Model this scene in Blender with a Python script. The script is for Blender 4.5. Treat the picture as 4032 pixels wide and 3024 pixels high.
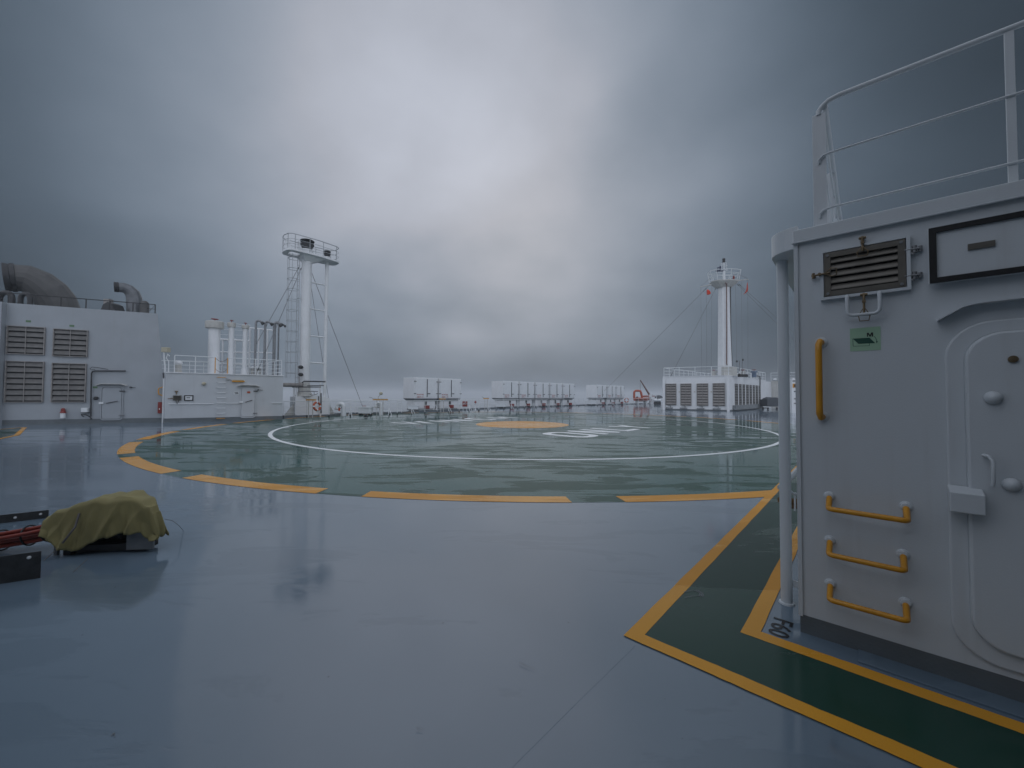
import bpy, bmesh, math, random
from mathutils import Vector, Matrix
random.seed(11)
R = math.radians
for o in list(bpy.data.objects): bpy.data.objects.remove(o)
scn = bpy.context.scene
C = scn.collection

# ------------------------------------------------------------------ camera
F, PITCH, ROLL, HC = 1550.0, 0.0276, 0.0056, 1.65      # focal in px of the 4032 px wide photograph, eye height
def cam_axes():
    f = Vector((0, math.cos(PITCH), math.sin(PITCH))); u = Vector((0, -math.sin(PITCH), math.cos(PITCH))); r = Vector((1, 0, 0))
    c, s = math.cos(ROLL), math.sin(ROLL)
    return f, c*r + s*u, -s*r + c*u
FW, RT, UP = cam_axes()
cam = bpy.data.cameras.new('camera'); camo = bpy.data.objects.new('camera', cam); C.objects.link(camo)
camo.matrix_world = Matrix(((RT.x, UP.x, -FW.x, 0), (RT.y, UP.y, -FW.y, 0), (RT.z, UP.z, -FW.z, HC), (0, 0, 0, 1)))
cam.sensor_width = 36; cam.lens = 36*F/4032; cam.clip_start = .05; cam.clip_end = 12000
scn.camera = camo
scn.view_settings.view_transform = 'Standard'; scn.view_settings.look = 'None'
scn.view_settings.exposure = 0; scn.view_settings.gamma = 1
scn.cycles.use_denoising = True
scn.cycles.volume_bounces = 1
scn.cycles.max_bounces = 8

# ------------------------------------------------------------------ sky
W = bpy.data.worlds.new('World'); scn.world = W; W.use_nodes = True
nt = W.node_tree; N = nt.nodes; L = nt.links; N.clear()
def nn(t, **k):
    n = N.new(t)
    for a, b in k.items(): setattr(n, a, b)
    return n
def wmath(op, a, b=None, clamp=False):
    n = nn('ShaderNodeMath', operation=op, use_clamp=clamp)
    for i, v in enumerate((a, b)):
        if v is None: continue
        if isinstance(v, (int, float)): n.inputs[i].default_value = v
        else: L.new(v, n.inputs[i])
    return n.outputs[0]
tc = nn('ShaderNodeTexCoord'); sep = nn('ShaderNodeSeparateXYZ')
nrm = nn('ShaderNodeVectorMath', operation='NORMALIZE'); L.new(tc.outputs['Generated'], nrm.inputs[0]); L.new(nrm.outputs[0], sep.inputs[0])
SUN_EL, SUN_AZ = 24.0, 2.0
def lobe(el, az, width, power=2.0):
    d = Vector((math.sin(R(az))*math.cos(R(el)), math.cos(R(az))*math.cos(R(el)), math.sin(R(el))))
    dt = nn('ShaderNodeVectorMath', operation='DOT_PRODUCT'); L.new(nrm.outputs[0], dt.inputs[0]); dt.inputs[1].default_value = d
    ac = wmath('ARCCOSINE', wmath('MINIMUM', dt.outputs['Value'], .99999))
    q = wmath('POWER', wmath('DIVIDE', ac, R(width)), power)
    return wmath('EXPONENT', wmath('MULTIPLY', q, -1.0))
glow = lobe(26, -7, 36, 2.8)
core = lobe(52, -9, 24, 2.2)
# cloud layer seen in perspective: direction divided by its height
zc = wmath('ADD', wmath('MAXIMUM', sep.outputs['Z'], 0.0), .42)
cx = wmath('DIVIDE', sep.outputs['X'], zc); cy = wmath('DIVIDE', sep.outputs['Y'], zc)
SKYOFF = 18.5
cmb = nn('ShaderNodeCombineXYZ'); L.new(cx, cmb.inputs[0]); L.new(cy, cmb.inputs[1]); cmb.inputs[2].default_value = SKYOFF
n1 = nn('ShaderNodeTexNoise'); n1.inputs['Scale'].default_value = 1.35; n1.inputs['Detail'].default_value = 1.5; n1.inputs['Roughness'].default_value = .45; n1.inputs['Distortion'].default_value = .35
L.new(cmb.outputs[0], n1.inputs['Vector'])
n2 = nn('ShaderNodeTexNoise'); n2.inputs['Scale'].default_value = 3.6; n2.inputs['Detail'].default_value = 6; n2.inputs['Roughness'].default_value = .5
L.new(cmb.outputs[0], n2.inputs['Vector'])
cl = wmath('ADD', wmath('MULTIPLY', n1.outputs['Fac'], .95), wmath('MULTIPLY', n2.outputs['Fac'], .42))
cl = wmath('MAXIMUM', wmath('MINIMUM', wmath('ADD', wmath('MULTIPLY', wmath('SUBTRACT', cl, .68), 1.1), 1.0), 1.3), .75)
mr = nn('ShaderNodeMapRange'); mr.interpolation_type = 'SMOOTHSTEP'
mr.inputs['From Min'].default_value = -.15; mr.inputs['From Max'].default_value = .45; mr.inputs['To Min'].default_value = 1.0; mr.inputs['To Max'].default_value = 0.0
L.new(sep.outputs['Y'], mr.inputs['Value'])                      # the clouds behind the ship
base = wmath('ADD', .026, wmath('MULTIPLY', mr.outputs[0], .80))
hzf = nn('ShaderNodeMapRange'); hzf.interpolation_type = 'SMOOTHSTEP'          # murk low over the sea
hzf.inputs['From Min'].default_value = -.02; hzf.inputs['From Max'].default_value = .30; hzf.inputs['To Min'].default_value = .52; hzf.inputs['To Max'].default_value = 1.0
L.new(sep.outputs['Z'], hzf.inputs['Value']); glow = wmath('MULTIPLY', glow, hzf.outputs[0])
lum = wmath('ADD', base, wmath('ADD', wmath('MULTIPLY', glow, .37), wmath('MULTIPLY', core, .17)))
lum = wmath('MULTIPLY', lum, cl)
cr = nn('ShaderNodeValToRGB'); L.new(lum, cr.inputs[0]); el = cr.color_ramp.elements
el[0].position = 0.0; el[0].color = (.62, .94, 1.30, 1); el[1].position = .42; el[1].color = (.93, .99, 1.14, 1)
cmul = nn('ShaderNodeVectorMath', operation='SCALE'); L.new(cr.outputs[0], cmul.inputs[0]); L.new(lum, cmul.inputs['Scale'])
sky = nn('ShaderNodeTexSky'); sky.sky_type = 'NISHITA'; sky.sun_disc = False; sky.sun_elevation = R(SUN_EL); sky.sun_rotation = R(SUN_AZ)
sky.dust_density = 4; sky.air_density = 1
bg1 = nn('ShaderNodeBackground'); L.new(cmul.outputs[0], bg1.inputs[0]); bg1.inputs[1].default_value = 1.0
bg2 = nn('ShaderNodeBackground'); L.new(sky.outputs[0], bg2.inputs[0]); bg2.inputs[1].default_value = .0012   # what little clear-sky light comes through the overcast
ad = nn('ShaderNodeAddShader'); L.new(bg1.outputs[0], ad.inputs[0]); L.new(bg2.outputs[0], ad.inputs[1])
wo = nn('ShaderNodeOutputWorld'); L.new(ad.outputs[0], wo.inputs[0])

# ------------------------------------------------------------------ sun behind the overcast
sl = bpy.data.lights.new('sun', 'SUN'); sl.energy = .12; sl.angle = R(75); sl.color = (1, .96, .9)
so = bpy.data.objects.new('sun', sl); C.objects.link(so)
so.rotation_euler = (R(90-SUN_EL), 0, R(180-SUN_AZ)); so.location = (0, 0, 40)

# ------------------------------------------------------------------ measuring helpers (photo pixel -> place in the world)
def ray(px, py):
    return (FW + RT*((px-2016)/F) + UP*(-(py-1512)/F))
def G(px, py, z=0.0):
    d = ray(px, py); t = (z-HC)/d.z
    return Vector((d.x*t, d.y*t, z))
def AT(px, py, Y):
    d = ray(px, py); t = Y/d.y
    return Vector((d.x*t, Y, HC + d.z*t))
def COL(px, Y): return AT(px, 1555, Y).to_2d()                 # ground place of an upright seen in this column
def ZAT(px, py, Y): return AT(px, py, Y).z
A = Vector((.669, .743)).normalized(); B = Vector((A.y, -A.x))   # ship axes: A forward-right, B right-near
A3 = A.to_3d(); B3 = B.to_3d()
YAW = math.atan2(A.y, A.x)
def S(s, t, z=0.0): return (A*s + B*t).to_3d() + Vector((0, 0, z))
class Wall:
    """upright plane through two ground points; s runs along it, o stands out of it towards the camera"""
    def __init__(w, P0, P1, flip=False):
        w.P = Vector((P0[0], P0[1])); d = Vector((P1[0], P1[1])) - w.P; w.len = d.length; w.u = d.normalized()
        w.n = Vector((w.u.y, -w.u.x))
        if w.n.dot(-w.P) < 0: w.n = -w.n
        if flip: w.n = -w.n
    def pt(w, px, py):
        d = ray(px, py); t = w.P.dot(w.n)/(d.x*w.n.x + d.y*w.n.y)
        return (Vector((d.x*t, d.y*t)) - w.P).dot(w.u), HC + d.z*t
    def s(w, px): return w.pt(px, 1555)[0]
    def W(w, s, z, o=0.0):
        q = w.P + w.u*s + w.n*o
        return Vector((q.x, q.y, z))
    def rect(w, *c):
        p = [w.pt(*q) for q in c]; S_ = sorted(q[0] for q in p); Z_ = sorted(q[1] for q in p)
        h = len(p)//2
        return sum(S_[:h])/h, sum(S_[h:])/h, sum(Z_[:h])/h, sum(Z_[h:])/h

# ------------------------------------------------------------------ mesh helpers
class MB:
    def __init__(m): m.v = []; m.f = []; m.sm = []
    def add(m, vs, fs, smooth=False):
        k = len(m.v); m.v += [Vector(v) for v in vs]; m.f += [tuple(i+k for i in f) for f in fs]; m.sm += [smooth]*len(fs)
        return m
    def hexa(m, p):           # 8 corners: bottom 4, top 4
        return m.add(p, [(0, 3, 2, 1), (4, 5, 6, 7), (0, 1, 5, 4), (1, 2, 6, 5), (2, 3, 7, 6), (3, 0, 4, 7)])
    def box(m, c, sz, rz=0.0, rot=None):
        M_ = rot if rot else Matrix.Rotation(rz, 3, 'Z'); c = Vector(c); h = [q/2 for q in sz]
        p = [c + M_ @ Vector((x*h[0], y*h[1], z*h[2])) for z in (-1, 1) for x, y in ((-1, -1), (1, -1), (1, 1), (-1, 1))]
        return m.hexa(p)
    def wbox(m, w, s0, s1, z0, z1, o0, o1):
        return m.hexa([w.W(s, z, o) for z in (z0, z1) for s, o in ((s0, o1), (s1, o1), (s1, o0), (s0, o0))])
    def cyl(m, a, b, r0, r1=None, n=12, caps=True):
        a = Vector(a); b = Vector(b); r1 = r0 if r1 is None else r1
        d = (b-a).normalized(); x = d.orthogonal().normalized(); y = d.cross(x)
        vs = [q + (x*math.cos(2*math.pi*i/n) + y*math.sin(2*math.pi*i/n))*r for q, r in ((a, r0), (b, r1)) for i in range(n)]
        m.add(vs, [(i, (i+1) % n, n+(i+1) % n, n+i) for i in range(n)], True)
        if caps: m.add(vs, [tuple(range(n))[::-1], tuple(range(n, 2*n))])
        return m
    def tube(m, pts, r, n=8, closed=False, caps=True):
        pts = [Vector(p) for p in pts]; K = len(pts); rr = r if isinstance(r, (list, tuple)) else [r]*K
        vs = []; x = None
        for i, p in enumerate(pts):
            if closed: d = pts[(i+1) % K]-pts[i-1]
            else: d = pts[min(i+1, K-1)]-pts[max(i-1, 0)]
            d = d.normalized() if d.length > 1e-9 else Vector((0, 0, 1))
            x = d.orthogonal().normalized() if x is None else (x - d*x.dot(d)).normalized()
            y = d.cross(x); vs += [p + (x*math.cos(2*math.pi*k/n) + y*math.sin(2*math.pi*k/n))*rr[i] for k in range(n)]
        fs = []
        for i in range(K if closed else K-1):
            a = i*n; b = ((i+1) % K)*n
            fs += [(a+k, a+(k+1) % n, b+(k+1) % n, b+k) for k in range(n)]
        m.add(vs, fs, True)
        if caps and not closed: m.add(vs[:n], [tuple(range(n))[::-1]]); m.add(vs[-n:], [tuple(range(n))])
        return m
    def lathe(m, c, prof, n=20, axis=None):
        c = Vector(c); ax = Vector(axis).normalized() if axis is not None else Vector((0, 0, 1)); x = ax.orthogonal().normalized(); y = ax.cross(x)
        vs = [c + ax*z + (x*math.cos(2*math.pi*i/n) + y*math.sin(2*math.pi*i/n))*max(r, 1e-4) for r, z in prof for i in range(n)]
        m.add(vs, [(j*n+i, j*n+(i+1) % n, (j+1)*n+(i+1) % n, (j+1)*n+i) for j in range(len(prof)-1) for i in range(n)], True)
        m.add(vs[:n], [tuple(range(n))[::-1]]); m.add(vs[-n:], [tuple(range(n))])
        return m
    def prism(m, poly, d):    # polygon of 3D points pushed along d
        n = len(poly); poly = [Vector(p) for p in poly]; d = Vector(d)
        m.add(poly + [p+d for p in poly], [tuple(range(n))[::-1], tuple(range(n, 2*n))] + [(i, (i+1) % n, n+(i+1) % n, n+i) for i in range(n)])
        return m
    def flat(m, poly): return m.add(poly, [tuple(range(len(poly)))])
    def sphere(m, c, r, sc=(1, 1, 1), n=12):
        c = Vector(c); vs = []; fs = []
        for j in range(n+1):
            t = math.pi*j/n
            for i in range(n*2):
                a = math.pi*i/n; vs.append(c + Vector((math.sin(t)*math.cos(a)*sc[0], math.sin(t)*math.sin(a)*sc[1], math.cos(t)*sc[2]))*r)
        for j in range(n):
            for i in range(n*2): fs.append((j*2*n+i, (j+1)*2*n+i, (j+1)*2*n+(i+1) % (2*n), j*2*n+(i+1) % (2*n)))
        return m.add(vs, fs, True)
    def ring(m, c, r, rt, axis, n=20, k=8, a0=0, a1=360):
        c = Vector(c); ax = Vector(axis).normalized(); x = ax.orthogonal().normalized(); y = ax.cross(x)
        full = a1-a0 >= 360; K = n if full else n+1
        pts = [c + (x*math.cos(R(a0+(a1-a0)*i/n)) + y*math.sin(R(a0+(a1-a0)*i/n)))*r for i in range(K)]
        return m.tube(pts, rt, k, closed=full)
    def build(m, name, mat, parent=None, bevel=0.0, label=None):
        me = bpy.data.meshes.new(name); off = Vector((0, 0, 0)); p = parent
        while p is not None: off += p.location; p = p.parent
        me.from_pydata([v-off for v in m.v], [], m.f); me.update()
        for poly, s in zip(me.polygons, m.sm): poly.use_smooth = s
        bm = bmesh.new(); bm.from_mesh(me); bmesh.ops.recalc_face_normals(bm, faces=bm.faces); bm.to_mesh(me); bm.free()
        o = bpy.data.objects.new(name, me); C.objects.link(o)
        if parent is not None: o.parent = parent
        me.materials.append(mat)
        if any(m.sm): me.set_sharp_from_angle(angle=R(38))
        if bevel:
            b = o.modifiers.new('bevel', 'BEVEL'); b.width = bevel; b.segments = 2; b.limit_method = 'ANGLE'; b.angle_limit = R(40)
        if label: o['label'] = label
        return o
def thing(name, label, cat, loc=(0, 0, 0), group=None):
    o = bpy.data.objects.new(name, None); C.objects.link(o); o.location = Vector(loc); o.empty_display_size = .2
    o['label'] = label; o['category'] = cat
    if group: o['group'] = group
    return o
def tag(o, label, cat, group=None):
    o['label'] = label; o['category'] = cat
    if group: o['group'] = group
    return o
def struct(o): o['kind'] = 'structure'; return o
def copy_tree(o, parent=None):
    c = o.copy(); C.objects.link(c); c.parent = parent
    for ch in list(o.children): copy_tree(ch, c)
    return c
def arc(c, r, a0, a1, n): return [(c[0]+r*math.cos(R(a0+(a1-a0)*i/n)), c[1]+r*math.sin(R(a0+(a1-a0)*i/n))) for i in range(n+1)]
def rrect(s0, s1, z0, z1, r, n=6):
    return arc((s1-r, z0+r), r, -90, 0, n) + arc((s1-r, z1-r), r, 0, 90, n) + arc((s0+r, z1-r), r, 90, 180, n) + arc((s0+r, z0+r), r, 180, 270, n)
def frame_prism(m, w, outer, inner, o0, o1):
    """flat ring between two outlines with the same number of points, standing from o0 to o1 out of a wall"""
    n = len(outer); vs = []
    for o in (o0, o1):
        vs += [w.W(s, z, o) for s, z in outer] + [w.W(s, z, o) for s, z in inner]
    fs = []
    for i in range(n):
        j = (i+1) % n
        fs += [(2*n+i, 2*n+j, 3*n+j, 3*n+i), (i, j, 2*n+j, 2*n+i), (n+j, n+i, 3*n+i, 3*n+j), (j, i, n+i, n+j)]
    return m.add(vs, fs)

# ------------------------------------------------------------------ materials
def nodes(name):
    m = bpy.data.materials.new(name); m.use_nodes = True
    return m, m.node_tree.nodes, m.node_tree.links, m.node_tree.nodes['Principled BSDF']
def paint(name, col, rough=.4, metal=0.0, var=.08, scale=3.0, bump=.0, bscale=60.0, stain=None, stain_amt=.0, spec=.5, coat=0.0):
    m, n, l, b = nodes(name)
    t = n.new('ShaderNodeTexCoord')
    nz = n.new('ShaderNodeTexNoise'); nz.inputs['Scale'].default_value = scale; nz.inputs['Detail'].default_value = 6; l.new(t.outputs['Object'], nz.inputs['Vector'])
    cr_ = n.new('ShaderNodeValToRGB'); e = cr_.color_ramp.elements; e[0].position = .3; e[1].position = .7
    e[0].color = tuple(max(c*(1-var), 0) for c in col) + (1,); e[1].color = tuple(min(c*(1+var*.6), 1) for c in col) + (1,)
    l.new(nz.outputs['Fac'], cr_.inputs[0]); out = cr_.outputs[0]
    if stain_amt:
        mp = n.new('ShaderNodeMapping'); mp.inputs['Scale'].default_value = (5.5, 5.5, .35); l.new(t.outputs['Object'], mp.inputs[0])
        ns = n.new('ShaderNodeTexNoise'); ns.inputs['Scale'].default_value = 1.2; ns.inputs['Detail'].default_value = 8; ns.inputs['Roughness'].default_value = .65; l.new(mp.outputs[0], ns.inputs['Vector'])
        r2 = n.new('ShaderNodeMapRange'); r2.inputs['From Min'].default_value = .56; r2.inputs['From Max'].default_value = .78; r2.inputs['To Max'].default_value = stain_amt; l.new(ns.outputs['Fac'], r2.inputs['Value'])
        mx = n.new('ShaderNodeMixRGB'); mx.inputs[2].default_value = tuple(stain) + (1,); l.new(r2.outputs[0], mx.inputs[0]); l.new(out, mx.inputs[1]); out = mx.outputs[0]
    l.new(out, b.inputs['Base Color'])
    b.inputs['Metallic'].default_value = metal; b.inputs['Specular IOR Level'].default_value = spec
    if coat: b.inputs['Coat Weight'].default_value = coat; b.inputs['Coat Roughness'].default_value = .12
    rr_ = n.new('ShaderNodeMapRange'); rr_.inputs['To Min'].default_value = rough*.8; rr_.inputs['To Max'].default_value = min(rough*1.25, 1); l.new(nz.outputs['Fac'], rr_.inputs['Value']); l.new(rr_.outputs[0], b.inputs['Roughness'])
    if bump:
        nb = n.new('ShaderNodeTexNoise'); nb.inputs['Scale'].default_value = bscale; nb.inputs['Detail'].default_value = 4; l.new(t.outputs['Object'], nb.inputs['Vector'])
        nb2 = n.new('ShaderNodeTexNoise'); nb2.inputs['Scale'].default_value = 1.6; nb2.inputs['Detail'].default_value = 2; l.new(t.outputs['Object'], nb2.inputs['Vector'])
        ma = n.new('ShaderNodeMath'); ma.operation = 'MULTIPLY_ADD'; ma.inputs[1].default_value = 4.0; l.new(nb2.outputs['Fac'], ma.inputs[0]); l.new(nb.outputs['Fac'], ma.inputs[2])
        bp = n.new('ShaderNodeBump'); bp.inputs['Strength'].default_value = bump; bp.inputs['Distance'].default_value = .01; l.new(ma.outputs[0], bp.inputs['Height']); l.new(bp.outputs[0], b.inputs['Normal'])
    return m
WHITE = paint('white_ship_paint', (.74, .76, .77), .42, var=.05, scale=2, bump=.25, bscale=45, stain=(.33, .30, .25), stain_amt=.16)
WHITEN = paint('white_paint_near', (.60, .64, .665), .36, var=.03, scale=1.4, bump=.10, bscale=110, stain=(.38, .36, .33), stain_amt=.22)
WHITES = paint('white_paint_small', (.70, .73, .74), .4, var=.05)
PALEG = paint('pale_grey_rail_paint', (.36, .385, .40), .45, var=.1)
WHITED = paint('white_paint_dirty', (.50, .50, .47), .5, var=.12, scale=6, stain=(.28, .22, .14), stain_amt=.4)
GREYP = paint('grey_skirting_paint', (.12, .14, .15), .38, var=.12, scale=5, bump=.3)
LOUV = paint('louvre_paint_grimy', (.27, .255, .24), .5, var=.25, scale=7, stain=(.16, .13, .10), stain_amt=.5)
GRIME = paint('grimy_grey_paint', (.14, .137, .13), .5, var=.25, scale=5, stain=(.10, .09, .08), stain_amt=.5)
WHITEL = paint('dimmed_white_deckhouse_paint', (.50, .53, .55), .42, var=.06, scale=1.4, bump=.2, bscale=30, stain=(.30, .28, .25), stain_amt=.22)  # ship white darkened in colour to imitate dimmer light on the left
WHITEC = paint('dimmed_greyish_white_casing_paint', (.34, .37, .395), .45, var=.07, scale=1.2, bump=.2, bscale=30, stain=(.27, .26, .24), stain_amt=.3)  # greyish white, darkened further to imitate light falling off at the left edge
LOUVD = paint('louvre_metal_near', (.15, .14, .12), .42, metal=.35, var=.2, scale=9, stain=(.07, .055, .04), stain_amt=.5)
BLACK = paint('black_rubber', (.008, .008, .009), .55, var=.3)
DARK = paint('dark_interior', (.015, .016, .017), .8, var=.3)
DARKM = paint('black_painted_steel', (.022, .023, .025), .5, var=.4, scale=6)
STEEL = paint('grey_galvanised_steel', (.24, .25, .26), .42, metal=.5, var=.22, scale=8)
STEELD = paint('dark_weathered_steel', (.055, .058, .06), .5, metal=.3, var=.35, scale=10, bump=.3)
BRONZE = paint('tarnished_bronze', (.20, .15, .09), .45, metal=.6, var=.3, scale=20)
FUNNEL = paint('sooty_dimmed_grey_paint', (.085, .085, .083), .6, var=.3, scale=1.2, stain=(.06, .06, .055), stain_amt=.6)  # soot grey, with the dimness of the far left also put into the colour
YEL = paint('yellow_orange_paint', (.66, .30, .02), .33, var=.10, scale=8, bump=.15, stain=(.30, .14, .03), stain_amt=.3)
ORG = paint('orange_paint', (.42, .07, .018), .4, var=.15, scale=6)
RED = paint('red_paint', (.22, .022, .016), .4, var=.2, scale=7)
REDF = paint('red_flag_cloth', (.62, .05, .02), .8, var=.15, scale=5)
WIRE = paint('wire_rope', (.16, .15, .15), .6, metal=.3, var=.3, scale=12)
BROWN = paint('brown_pipe_paint', (.17, .10, .085), .5, var=.25, scale=6)
TARP = paint('olive_yellow_canvas', (.275, .24, .10), .66, var=.16, scale=3.5, bump=.5, bscale=220, stain=(.15, .14, .06), stain_amt=.5)
CABLE = paint('orange_red_cable', (.24, .032, .018), .5, var=.25, scale=14)
SIGN = paint('pale_green_sign', (.36, .55, .38), .5, var=.04)
SIGNG = paint('dark_green_print', (.012, .075, .05), .5, var=.04)
SIGNK = paint('black_print', (.012, .012, .012), .5, var=.04)
REDP = paint('faded_red_print', (.40, .12, .11), .6, var=.2)
BEIGE = paint('beige_plastic', (.46, .43, .32), .5, var=.1)
NAVY = paint('navy_instrument', (.02, .03, .08), .4)
BLUEG = paint('blue_grey_box', (.12, .17, .25), .5)
GTARP = paint('dark_grey_tarpaulin', (.075, .085, .095), .6, var=.3, scale=9, bump=.6, bscale=12)
BRASS = paint('rusty_brass', (.22, .13, .06), .4, metal=.7, var=.35, scale=30)
CONC = paint('grey_mottled_trunking', (.24, .26, .27), .6, var=.45, scale=5)

def wet(name, col, dry_col, rough_wet=.07, rough_dry=.34, streak=1.0, wetlvl=.5, bump=.02, var=.06, marks=False):
    """painted steel under a broken film of rain water: smooth where the film is whole, duller between the puddles"""
    m, n, l, b = nodes(name); t = n.new('ShaderNodeTexCoord')
    mp = n.new('ShaderNodeMapping'); mp.inputs['Rotation'].default_value = (0, 0, R(-12)); mp.inputs['Scale'].default_value = (.28, 1.0, 1); l.new(t.outputs['Object'], mp.inputs[0])
    a = n.new('ShaderNodeTexNoise'); a.inputs['Scale'].default_value = .9*streak; a.inputs['Detail'].default_value = 9; a.inputs['Roughness'].default_value = .62; a.inputs['Distortion'].default_value = .6; l.new(mp.outputs[0], a.inputs['Vector'])
    a2 = n.new('ShaderNodeTexNoise'); a2.inputs['Scale'].default_value = .16; a2.inputs['Detail'].default_value = 2; l.new(t.outputs['Object'], a2.inputs['Vector'])
    s_ = n.new('ShaderNodeMath'); s_.operation = 'MULTIPLY_ADD'; s_.inputs[1].default_value = .45; l.new(a2.outputs['Fac'], s_.inputs[0]); l.new(a.outputs['Fac'], s_.inputs[2])
    k = n.new('ShaderNodeMapRange'); k.interpolation_type = 'SMOOTHSTEP'; k.inputs['From Min'].default_value = wetlvl+.225; k.inputs['From Max'].default_value = wetlvl+.265; l.new(s_.outputs[0], k.inputs['Value'])
    mott = n.new('ShaderNodeTexNoise'); mott.inputs['Scale'].default_value = 1.3; mott.inputs['Detail'].default_value = 8; l.new(t.outputs['Object'], mott.inputs['Vector'])
    fine = n.new('ShaderNodeTexNoise'); fine.inputs['Scale'].default_value = 240; fine.inputs['Detail'].default_value = 3; l.new(t.outputs['Object'], fine.inputs['Vector'])
    mx = n.new('ShaderNodeMixRGB'); mx.inputs[1].default_value = col + (1,); mx.inputs[2].default_value = dry_col + (1,); l.new(k.outputs[0], mx.inputs[0])
    v = n.new('ShaderNodeMath'); v.operation = 'MULTIPLY_ADD'; v.inputs[1].default_value = var*2; v.inputs[2].default_value = 1-var; l.new(mott.outputs['Fac'], v.inputs[0])
    v2 = n.new('ShaderNodeMath'); v2.operation = 'MULTIPLY_ADD'; v2.inputs[1].default_value = .22; v2.inputs[2].default_value = .89; l.new(fine.outputs['Fac'], v2.inputs[0])
    vv = n.new('ShaderNodeMath'); vv.operation = 'MULTIPLY'; l.new(v.outputs[0], vv.inputs[0]); l.new(v2.outputs[0], vv.inputs[1])
    sc_ = n.new('ShaderNodeVectorMath'); sc_.operation = 'SCALE'; l.new(mx.outputs[0], sc_.inputs[0]); l.new(vv.outputs[0], sc_.inputs['Scale'])
    out = sc_.outputs[0]
    if marks:       # scuffs and specks of grit
        vo = n.new('ShaderNodeTexVoronoi'); vo.inputs['Scale'].default_value = 3.2; vo.inputs['Randomness'].default_value = 1; l.new(t.outputs['Object'], vo.inputs['Vector'])
        lt = n.new('ShaderNodeMath'); lt.operation = 'LESS_THAN'; lt.inputs[1].default_value = .020; l.new(vo.outputs['Distance'], lt.inputs[0])
        g = n.new('ShaderNodeMath'); g.operation = 'MULTIPLY'; g.inputs[1].default_value = .55; l.new(lt.outputs[0], g.inputs[0])
        m2 = n.new('ShaderNodeMixRGB'); m2.inputs[2].default_value = (.03, .03, .03, 1); l.new(g.outputs[0], m2.inputs[0]); l.new(out, m2.inputs[1]); out = m2.outputs[0]
    l.new(out, b.inputs['Base Color'])
    rg = n.new('ShaderNodeMapRange'); rg.inputs['To Min'].default_value = rough_wet; rg.inputs['To Max'].default_value = rough_dry; l.new(k.outputs[0], rg.inputs['Value']); l.new(rg.outputs[0], b.inputs['Roughness'])
    b.inputs['IOR'].default_value = 1.36
    rip = n.new('ShaderNodeTexNoise'); rip.inputs['Scale'].default_value = 5; rip.inputs['Detail'].default_value = 3; l.new(t.outputs['Object'], rip.inputs['Vector'])
    hs = n.new('ShaderNodeMath'); hs.operation = 'MULTIPLY_ADD'; hs.inputs[1].default_value = -.5; l.new(k.outputs[0], hs.inputs[0]); l.new(rip.outputs['Fac'], hs.inputs[2])
    hf = n.new('ShaderNodeMath'); hf.operation = 'MULTIPLY_ADD'; hf.inputs[1].default_value = .12; l.new(fine.outputs['Fac'], hf.inputs[0]); l.new(hs.outputs[0], hf.inputs[2])
    bp = n.new('ShaderNodeBump'); bp.inputs['Strength'].default_value = 1.0; bp.inputs['Distance'].default_value = bump*.1; l.new(hf.outputs[0], bp.inputs['Height']); l.new(bp.outputs[0], b.inputs['Normal'])
    return m
DECK = wet('wet_grey_deck_paint', (.135, .190, .243), (.122, .174, .224), .07, .15, streak=2.2, wetlvl=.53, bump=.006, marks=True)
DECK.node_tree.nodes['Principled BSDF'].inputs['IOR'].default_value = 1.95
GREEN = wet('wet_green_deck_paint', (.014, .088, .076), (.008, .055, .036), .035, .32, streak=2.0, wetlvl=.49, bump=.008)
GREEN.node_tree.nodes['Principled BSDF'].inputs['Specular IOR Level'].default_value = .29
PATHG = wet('wet_dark_green_path_paint', (.010, .050, .034), (.008, .040, .028), .16, .34, wetlvl=.5, bump=.01, marks=False)
YELD = wet('wet_yellow_line_paint', (.70, .33, .03), (.62, .28, .025), .20, .40, wetlvl=.5, bump=.01, var=.16)
YELD.node_tree.nodes['Principled BSDF'].inputs['Specular IOR Level'].default_value = .35
WHITD = wet('wet_white_line_paint', (.84, .86, .86), (.80, .82, .82), .34, .45, wetlvl=.5, bump=.01)
WHITD.node_tree.nodes['Principled BSDF'].inputs['Specular IOR Level'].default_value = .25
BLKD = wet('wet_black_stencil_paint', (.015, .015, .016), (.02, .02, .02), .15, .4, wetlvl=.5, bump=.01)

# ------------------------------------------------------------------ setting: sea, hull, deck, painted marks
def disc(name, c, r0, r1, z, mat, a0=0, a1=360, n=180):
    m = MB(); full = a1-a0 >= 360
    P = [(math.cos(R(a0+(a1-a0)*i/n)), math.sin(R(a0+(a1-a0)*i/n))) for i in range(n if full else n+1)]
    if r0 <= 0: m.flat([(c[0]+r1*x, c[1]+r1*y, z) for x, y in P])
    else:
        K = len(P); m.add([(c[0]+r*x, c[1]+r*y, z) for r in (r0, r1) for x, y in P], [(i, (i+1) % K, K+(i+1) % K, K+i) for i in range(K if full else K-1)])
    return struct(m.build(name, mat))
m_, n_, l_, b_ = nodes('grey_sea')
b_.inputs['Base Color'].default_value = (.035, .055, .065, 1); b_.inputs['Roughness'].default_value = .25
t_ = n_.new('ShaderNodeTexCoord'); w_ = n_.new('ShaderNodeTexNoise'); w_.inputs['Scale'].default_value = .09; w_.inputs['Detail'].default_value = 8; l_.new(t_.outputs['Object'], w_.inputs['Vector'])
bp_ = n_.new('ShaderNodeBump'); bp_.inputs['Distance'].default_value = 2.5; l_.new(w_.outputs['Fac'], bp_.inputs['Height']); l_.new(bp_.outputs[0], b_.inputs['Normal'])
SEAZ = -24.0
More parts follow.
